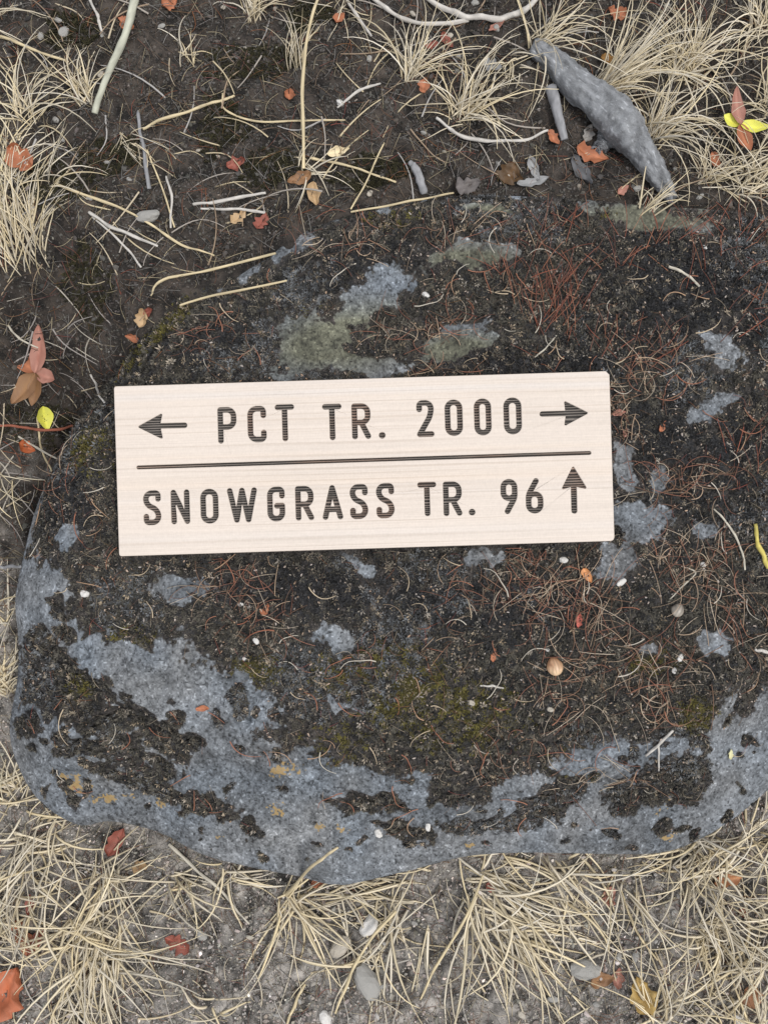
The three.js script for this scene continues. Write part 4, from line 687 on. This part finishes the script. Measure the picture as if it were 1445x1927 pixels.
leaf(240, 47, 24, 20, 60, { ...ORANGE, curl: .8 }, 'orange leaf touching the thick greenish stick');
leaf(320, 10, 26, 18, 30, { ...ORANGE }, 'orange leaf on soil beyond the thick greenish stick');
leaf(640, 38, 24, 16, 60, { ...ORANGE }, 'orange leaf under the slanting white twig');
leaf(1344, 305, 30, 14, -60, { ...ORANGE }, 'orange leaf below the seedling with yellow leaves');
leaf(1170, 360, 26, 12, 40, { ...PINK }, 'pink leaf scrap by the narrow end of the root');
leaf(958, 330, 40, 38, 60, { c: [.12, .06, .02], c2: [.06, .035, .015], curl: .3 }, 'dark brown leaf against the back edge of the boulder');
leaf(1142, 115, 26, 16, 0, { c: [.4, .2, .04], c2: [.2, .1, .03] }, 'amber leaf half hidden under the dense fan of grass');
leaf(1000, 345, 60, 16, 15, { ...GREYL }, 'grey shrivelled leaf at the back edge of the boulder'); leaf(1004, 320, 46, 14, -70, { ...GREYL }, 'upright grey shrivelled leaf beside another grey leaf'); leaf(925, 128, 40, 20, -30, { ...GREYL, lobes: 3 }, 'grey torn leaf between two grass tufts'); leaf(880, 352, 44, 34, 10, { ...GREYL, lobes: 3, c: [.16, .14, .13], c2: [.08, .07, .07] }, 'dark grey lobed leaf at the boulder back edge'); leaf(1105, 255, 34, 16, 70, { ...GREYL, c: [.34, .3, .26] }, 'striped grey husk in the hollow under the root'); leaf(1092, 325, 60, 26, -60, { ...GREYL, c: [.1, .1, .11], c2: [.06, .06, .06] }, 'dark leaf in the hollow below the root');
leaf(46, 1762, 60, 30, -70, { ...ORANGE, lobes: 3 }, 'orange lobed leaf beside the largest grass tussock');
leaf(72, 1770, 46, 20, 60, { ...RED }, 'dark red leaf touching an orange lobed leaf');
leaf(14, 1868, 78, 62, 70, { ...ORANGE, lobes: 3, c: [.55, .16, .07] }, 'large orange-red lobed leaf on soil before the largest tussock');
leaf(58, 1700, 34, 12, 85, { ...RED }, 'narrow red leaf in the grass above the orange lobed leaf');
leaf(336, 1775, 46, 30, 150, { ...RED, lobes: 4 }, 'brown-red ragged leaf on bare grey soil');
leaf(265, 1631, 26, 20, 0, { ...TAN }, 'tan leaf scrap at the foot of the boulder front'); leaf(220, 1583, 50, 26, 60, { ...RED }, 'dark red leaf in the crevice under the boulder');
leaf(603, 1658, 34, 14, 20, { ...ORANGE }, 'orange leaf wedged under the boulder front'); leaf(925, 1667, 22, 14, 30, { ...RED }, 'bright red leaf scrap in the grass under the boulder');
leaf(1365, 1653, 48, 20, 10, { ...ORANGE, c: [.6, .3, .13] }, 'orange-tan leaf beside the thick bright tussock'); leaf(1145, 1685, 34, 22, 70, { ...PINK }, 'pink ragged leaf among the sprawling grass'); leaf(1396, 1715, 16, 12, 0, { ...RED }, 'tiny red leaf scrap on soil below the thick tussock');
leaf(1205, 1868, 56, 40, 110, { c: [.5, .34, .1], c2: [.3, .2, .08], lobes: 3, curl: .9 }, 'yellow-brown crumpled leaf on grey soil'); leaf(1130, 1842, 40, 20, 15, { ...BROWN, curl: 1 }, 'brown curled husk on dark hollow soil'); leaf(1161, 1838, 32, 16, 80, { ...PINK, curl: 1 }, 'pinkish curled husk beside a brown one'); leaf(1410, 1870, 38, 28, 80, { ...BROWN, c: [.42, .2, .1] }, 'rounded rust-brown leaf in the grass on grey soil');
leaf(1103, 1083, 30, 14, -60, { c: [.6, .27, .1], c2: [.4, .16, .06] }, 'orange leaf scrap on the moss near the corner of the sign'); leaf(1088, 1168, 26, 10, 80, { ...RED, c: [.6, .14, .1] }, 'bright red leaf scrap on a heap of fine stems'); leaf(928, 1232, 26, 9, 85, { ...ORANGE }, 'small orange leaf on olive moss'); leaf(500, 1148, 26, 12, 70, { ...ORANGE }, 'small orange leaf beside a tangle of red stems'); leaf(382, 1332, 24, 10, 0, { ...ORANGE }, 'rust leaf scrap on the ledge of the boulder'); leaf(1245, 803, 22, 8, 60, { ...ORANGE }, 'tiny orange leaf in red stems beside the sign'); leaf(1163, 778, 24, 10, 10, { ...PINK }, 'pink leaf scrap beside the edge of the sign'); leaf(1175, 815, 16, 8, 80, { ...PINK }, 'tiny pinkish leaf below another scrap beside the sign'); leaf(1372, 1418, 20, 8, -80, { c: [.6, .6, .35], c2: [.5, .45, .25] }, 'pale green bud scale on bare grey stone');
function seedling(px, py, leaves, label, stemH) {
  const c = at(px, py), s = pxSize(c), g = new THREE.Group(); g.name = numbered('seedling'); g.position.copy(c); scene.add(g); tag(g, label, 'seedling');
  const st = tube([V(0, -0.002, 0), V(0.001, stemH * .5, 0), V(0, stemH, 0.001)], [0.0012, 0.001, 0.0008], 6); setColors(st, () => [.3, .34, .12]); mesh('stem', st, leafM, g);
  for (const [len, wid, dir, up, o, lb] of leaves) { const m = mesh('leaf', leafGeo(len * s, wid * s, { rag: .12, ...o }), leafM, g); m.position.y = stemH; m.rotation.set(0, THREE.MathUtils.degToRad(dir), 0); m.rotateZ(up); if (lb) m.userData.label = lb; }
  return g;
}
seedling(82, 712, [[82, 26, 84, .25, PINK], [66, 24, 142, .15, ORANGE], [36, 24, -22, .1, PINK], [66, 34, 232, -.15, BROWN], [56, 22, 262, -.2, BROWN]], 'small seedling with russet pointed leaves on soil beside the boulder', 0.012);
leaf(85, 787, 42, 26, -75, { ...YEL, fold: .5 }, 'bright yellow-green leaf below the russet seedling');
seedling(1380, 252, [[58, 20, 100, .3, PINK], [30, 22, 150, .1, YEL, 'yellow leaf'], [46, 20, -10, .1, YEL, 'yellow leaf'], [48, 22, -75, .0, ORANGE]], 'seedling with yellow and orange leaves among grass right of the root', 0.01);

// ---------------------------------------------------------------- nut shell, grey shell, pebbles
function shell(px, py, rx, rz, col, label, rot) {
  const c = at(px, py), s = pxSize(c), g = new THREE.SphereGeometry(1, 28, 18), p = g.attributes.position;
  for (let i = 0; i < p.count; i++) { const x = p.getX(i), y = p.getY(i), z = p.getZ(i), k = 1 - 0.25 * Math.max(0, -z); p.setXYZ(i, x * k * rx * s * (1 + 0.02 * Math.sin(Math.atan2(x, y) * 14)), y * rx * s * 0.7, z * rz * s); }
  g.computeVertexNormals(); setColors(g, (x, y, z) => { const st = 0.5 + 0.5 * Math.sin(x / s * 1.1 + 2 * vn(x * 700, z * 300, 221)), t = clamp(0.5 + z / (rz * s) * 0.6 + 0.2 * vn(x * 500, z * 500, 223), 0, 1); return [0, 1, 2].map(k => lerp(col[0][k], col[1][k], t) * lerp(0.7, 1.1, st)); });
  const m = mesh('nut_shell', g, vcMat(0.4)); m.position.set(c.x, c.y + rx * s * 0.4, c.z); m.rotation.y = rot; return tag(m, label, 'nut shell');
}
shell(1042, 1254, 15, 17, [[.3, .13, .06], [.68, .48, .3]], 'striped brown nut shell resting on the boulder moss', 0.3);
shell(1273, 1148, 11, 13, [[.2, .17, .14], [.36, .32, .27]], 'dull grey nut shell in stems on the boulder moss', -0.4);
const stoneVariants = [0, 1, 2, 3].map(v => { const g = new THREE.IcosahedronGeometry(1, 2), p = g.attributes.position; for (let i = 0; i < p.count; i++) { const x = p.getX(i), y = p.getY(i), z = p.getZ(i), f = 1 + 0.4 * fbm(x * 1.2 + v * 9, z * 1.2 + y * 1.7, 3, 231); p.setXYZ(i, x * f, y * f * 0.65, z * f * 0.8); } g.computeVertexNormals(); return g; });
const stoneB = tex(256, 256, (i, j) => clamp(0.5 + 0.4 * fbmP(i / 256 * 12, j / 256 * 12, 4, 233, 12), 0, 1), false, true);
const stoneMs = [[.62, .6, .57], [.3, .29, .27], [.42, .38, .32]].map(c => new THREE.MeshStandardMaterial({ color: lin(...c), roughness: 0.9, bumpMap: stoneB, bumpScale: 0.0005 }));
function pebble(px, py, r, mi, label, group) { const c = at(px, py), s = pxSize(c) * r, m = mesh('pebble', stoneVariants[Math.floor(rnd() * 4)], stoneMs[mi]); m.scale.set(s * rr(.9, 1.3), s, s * rr(.8, 1.1)); m.rotation.y = rr(0, 6.28); m.position.set(c.x, c.y + s * 0.3, c.z); return tag(m, label, 'pebble', group); }
for (const [x, y, r, mi] of [[1278, 1237, 8, 0], [1268, 1262, 6, 0], [1320, 1065, 8, 0], [1168, 1096, 8, 0], [162, 1117, 9, 0], [453, 1137, 6, 0], [1060, 1054, 8, 0], [1030, 1223, 5, 0], [885, 1322, 7, 2], [1035, 1335, 7, 2], [462, 1238, 6, 0], [482, 1206, 6, 0], [801, 556, 7, 0], [1325, 466, 5, 0], [712, 1568, 8, 0], [805, 1556, 7, 0]]) pebble(x, y, r, mi, 'small whitish crumb of stone lying on the boulder moss', 'whitish crumbs on the boulder');
for (let i = 0; i < 40; i++) pebble(rr(0, 1445), rr(0, 380), rr(3, 7), 1 + (rnd() < .4 ? 1 : 0), 'small grey pebble on the dark soil behind the boulder', 'pebbles on the dark soil');
for (let i = 0; i < 45; i++) pebble(rr(0, 1445), rr(1680, 1925), rr(3, 8), 1 + (rnd() < .4 ? 1 : 0), 'small grey pebble on the grey soil in front of the boulder', 'pebbles on the grey soil');
for (const [x, y, r, mi] of [[280, 410, 17, 1], [640, 195, 8, 0], [122, 62, 9, 1], [1390, 1918, 13, 0], [690, 1845, 26, 1], [640, 1780, 20, 2], [612, 1915, 12, 0], [695, 1740, 16, 0], [1100, 1822, 22, 1]]) pebble(x, y, r, mi, 'larger pale stone bedded in the soil', 'larger pale stones');

// ---------------------------------------------------------------- red moss stalks and tangles of dry stems on the boulder
const tangleLabels = { '890,1110': 'thin stem tangle below the sign under the letters TR', '1330,900': 'stem tangle on black moss between two bare stone patches', '800,700': 'low stems along the long edge of the sign above the number 2000', '860,430': 'stem tangle between olive stone patches at the back of the boulder', '420,640': 'stem tangle above the arrow that points along the sign from PCT', '1240,1330': 'stem tangle on the bright green moss cushion', '1110,1450': 'stem tangle at the edge of the bare boulder front', '780,1230': 'thin stem tangle on the open olive moss below the sign', '940,1400': 'thin stem tangle below the short white stem piece on olive moss', '1400,1170': 'stem tangle beyond the dull grey nut shell', '430,1105': 'tangle of red stems beside a bare patch below the word SNOWGRASS', '1075,1140': 'largest tangle of dry stems, with a bright red leaf scrap in it', '1240,920': 'stem tangle beside bare stone right of the up arrow', '1180,760': 'stem tangle along the short edge of the sign by the pink leaf scraps', '1240,700': 'stem tangle round the tiny orange leaf off the sign corner', '1290,1050': 'stem tangle beside the pale hooked stem', '990,1080': 'stem tangle under the sign edge below the number 96', '1360,1090': 'stem tangle beside the yellow lichen-covered twig', '1060,1300': 'stem tangle just below the striped nut shell', '1130,1230': 'stem tangle beside the striped nut shell', '500,1160': 'stem tangle holding a small orange leaf', '800,620': 'stem tangle on moss between two olive stone patches', '640,460': 'stem tangle next to the pale corner of the boulder', '1250,1250': 'stem tangle round the two white stone crumbs', '110,900': 'sparse stems on the mossy flank beside the sign' };
function stalks(name, px, py, o, label, category, group) {
  if (name === 'stem_tangle' && tangleLabels[px + ',' + py]) label = tangleLabels[px + ',' + py];
  const gs = [], c = at(px, py), s = pxSize(c);
  for (let k = 0; k < o.n; k++) {
    const a = rr(0, 6.28), d = Math.sqrt(rnd()), x = c.x + Math.cos(a) * d * o.rx * s, z = c.z + Math.sin(a) * d * o.ry * s; if (onRock(x, z) < 0.002 || underSign(x, z)) continue;
    const dir = THREE.MathUtils.degToRad(o.dir + rr(-o.spread, o.spread)), len = o.len * s * rr(.5, 1.2), e0 = rr(o.el[0], o.el[1]), pts = [], rad = []; let p = V(x, surf(x, z) + 0.0005, z), el = e0, az = dir; const cu = rr(-1, 1), cv = cu * Math.abs(cu) * o.curl * 0.8, n = 7, r0 = rr(.00022, .00042) * (o.thick || 1);
    for (let i = 0; i <= n; i++) { pts.push(p); rad.push(r0 * (1 - .4 * i / n)); const h = len / n; p = p.clone().add(V(Math.cos(az) * Math.cos(el) * h, Math.sin(el) * h, -Math.sin(az) * Math.cos(el) * h)); const y = surf(p.x, p.z) + (o.heap || 0.0012); if (p.y < y) p.y = y; if (underSign(p.x, p.z)) { az += 2.5; p = pts[i].clone(); p.y += .0005; } az += cv / n; el -= (o.droop ?? .3) / n; }
    const g = tube(pts, rad, 3), q = pick(o.cols), f = rr(.7, 1.3); setColors(g, () => q.map(v => v * f)); gs.push(g);
  }
  if (!gs.length) return; const g = mergeGeometries(gs); g.translate(-c.x, -c.y, -c.z); const m = mesh(name, g, vcMat(.7)); m.position.copy(c); tag(m, label, category, group);
}
const RS = [[.27, .085, .05], [.2, .07, .045], [.33, .14, .08], [.16, .07, .05]], MX = [[.26, .11, .07], [.4, .29, .2], [.2, .09, .06], [.46, .38, .29], [.24, .14, .09], [.14, .08, .05]];
const SK = ['sparse upright red moss stalks on the black moss', 'sparse red moss stalks'], TG = ['tangle of thin reddish brown stems caught on the boulder moss', 'stem tangles on the boulder'];
stalks('moss_stalks', 1040, 575, { n: 60, rx: 75, ry: 60, len: 75, dir: 82, spread: 45, el: [.2, .9], curl: .6, cols: RS }, 'dense stand of red moss stalks on the black moss behind the sign', 'moss stalks');
for (const [x, y, n, rx, ry] of [[1240, 445, 16, 60, 25], [1400, 430, 16, 50, 30], [1150, 480, 16, 90, 40], [1340, 500, 14, 80, 50], [980, 520, 12, 60, 30], [1110, 660, 14, 100, 25], [1200, 640, 14, 70, 40], [1390, 600, 12, 60, 60], [1060, 440, 14, 60, 20], [1400, 850, 14, 50, 60]]) stalks('moss_stalks', x, y, { n, rx, ry, len: 60, dir: 85, spread: 70, el: [.2, 1], curl: .8, cols: RS }, SK[0], 'moss stalks', SK[1]);
for (const [x, y, n, rx, ry, len] of [[430, 1105, 34, 60, 45, 70], [1075, 1140, 80, 100, 50, 90], [1240, 920, 36, 60, 40, 60], [1180, 760, 34, 30, 70, 60], [1240, 700, 34, 70, 50, 70], [1290, 1050, 50, 70, 60, 75], [990, 1080, 40, 60, 45, 60], [890, 1110, 24, 70, 40, 60], [1330, 900, 26, 60, 40, 60], [1360, 1090, 30, 60, 50, 70], [1250, 1250, 36, 90, 60, 70], [1060, 1300, 30, 60, 60, 70], [500, 1160, 30, 50, 50, 55], [800, 620, 40, 110, 30, 60], [800, 700, 16, 90, 10, 50], [640, 460, 24, 90, 30, 60], [860, 430, 30, 120, 30, 60], [420, 640, 26, 100, 50, 55], [1130, 1230, 30, 70, 40, 70], [1240, 1330, 26, 70, 50, 70], [1110, 1450, 26, 90, 50, 60], [780, 1230, 22, 120, 70, 55], [940, 1400, 26, 120, 60, 55], [1400, 1170, 26, 50, 60, 70], [110, 900, 16, 40, 60, 60]]) stalks('stem_tangle', x, y, { n, rx, ry, len, dir: 0, spread: 180, el: [0, .5], curl: 3.4, droop: .7, heap: .0022, cols: MX }, TG[0], 'stem tangle', TG[1]);

// single loose stems, one object each, sharing a few shapes
function loose(count, region, name, geoF, cols, label, category, group, lift) {
  const vars = []; for (let i = 0; i < 10; i++) vars.push(geoF());
  const mats = cols.map(c => new THREE.MeshStandardMaterial({ color: lin(...c), roughness: .75 }));
  let n = 0, guard = 0; while (n < count && guard++ < count * 12) {
    const c = region(); if (!c) continue; const g = vars[n % 10], m = mesh(name, g, pick(mats)); const nn = normalAt(c.x, c.z, .012);
    m.quaternion.setFromUnitVectors(V(0, 1, 0), nn).multiply(new THREE.Quaternion().setFromAxisAngle(V(0, 1, 0), rr(0, 6.28))); m.scale.setScalar(rr(.6, 1.3)); m.position.set(c.x, c.y + lift, c.z); tag(m, label, category, group); n++;
  }
}
loose(210, () => { const c = at(rr(60, 1440), rr(400, 1560)); return onRock(c.x, c.z) > .012 && !underSign(c.x, c.z) && gridAt(MM, c.x, c.z) > rr(-1, .3) ? c : null; }, 'dry_strand', () => curveGeo(rr(.012, .03), rr(-.7, .7), .00042, .15), [[.5, .4, .28], [.42, .27, .17], [.3, .12, .07], [.55, .5, .42], [.34, .15, .09]], 'thin loose dry stem lying on the mossy boulder', 'stem', 'loose stems on the boulder', .0022);
loose(150, () => { const c = at(rr(-60, 1500), rr(-40, 560)); return onRock(c.x, c.z) < -.015 ? c : null; }, 'dry_straw', () => curveGeo(rr(.025, .06), rr(-.35, .35), .0007, .1), [[.5, .42, .3], [.36, .32, .28], [.4, .38, .36], [.3, .22, .15], [.55, .46, .3]], 'loose dry straw or stem lying on the dark soil behind the boulder', 'straw', 'loose straws on the dark soil', .001);
loose(130, () => { const c = at(rr(-60, 1500), rr(1560, 1960)); return onRock(c.x, c.z) < -.02 ? c : null; }, 'dry_straw', () => curveGeo(rr(.025, .065), rr(-.4, .4), .00085, .12), [[.58, .48, .32], [.5, .44, .34], [.4, .37, .33], [.62, .54, .38]], 'loose bleached straw lying on the grey soil in front of the boulder', 'straw', 'loose straws on the grey soil', .0012);
loose(45, () => { const c = at(rr(-20, 200), rr(560, 1000)); return onRock(c.x, c.z) < -.012 ? c : null; }, 'dry_straw', () => curveGeo(rr(.02, .05), rr(-.35, .35), .0007, .1), [[.42, .38, .32], [.3, .27, .25], [.5, .42, .3]], 'loose grey-brown stem on the soil beside the boulder flank', 'straw', 'loose stems beside the boulder', .001);

// cushions of moss growing on the soil
{
  const L = [];
  for (const [px, py, rx, ry] of [[470, 118, 70, 36], [420, 240, 45, 50], [165, 540, 46, 70], [110, 350, 60, 40], [135, 60, 40, 26], [215, 290, 50, 30], [580, 30, 40, 30], [510, 320, 60, 30], [90, 800, 60, 40], [700, 330, 60, 30]]) {
    const c = at(px, py), s = pxSize(c); for (let k = 0; k < 520; k++) { const a = rr(0, 6.28), d = Math.sqrt(rnd()) * (1 + .4 * vn(Math.cos(a) * 2 + px, Math.sin(a) * 2, 241)), x = c.x + Math.cos(a) * d * rx * s, z = c.z + Math.sin(a) * d * ry * s; if (onRock(x, z) > -.002) continue; const v = rr(.3, 1); L.push({ p: V(x, ground(x, z), z), n: V(rr(-.3, .3), 1, rr(-.3, .3)).normalize(), a: rr(0, 6.28), s: rr(.0018, .0034), c: lin(.045 * v, .04 * v, .014 * v) }); }
  }
  instanced('ground_moss', shootGeo(9, .9), plainMat(.9), L, 'low dark olive moss growing on the soil', 'moss');
}
scene.traverse(o => { if (o.isMesh) { o.castShadow = true; o.receiveShadow = true; } });
renderer.render(scene, camera);
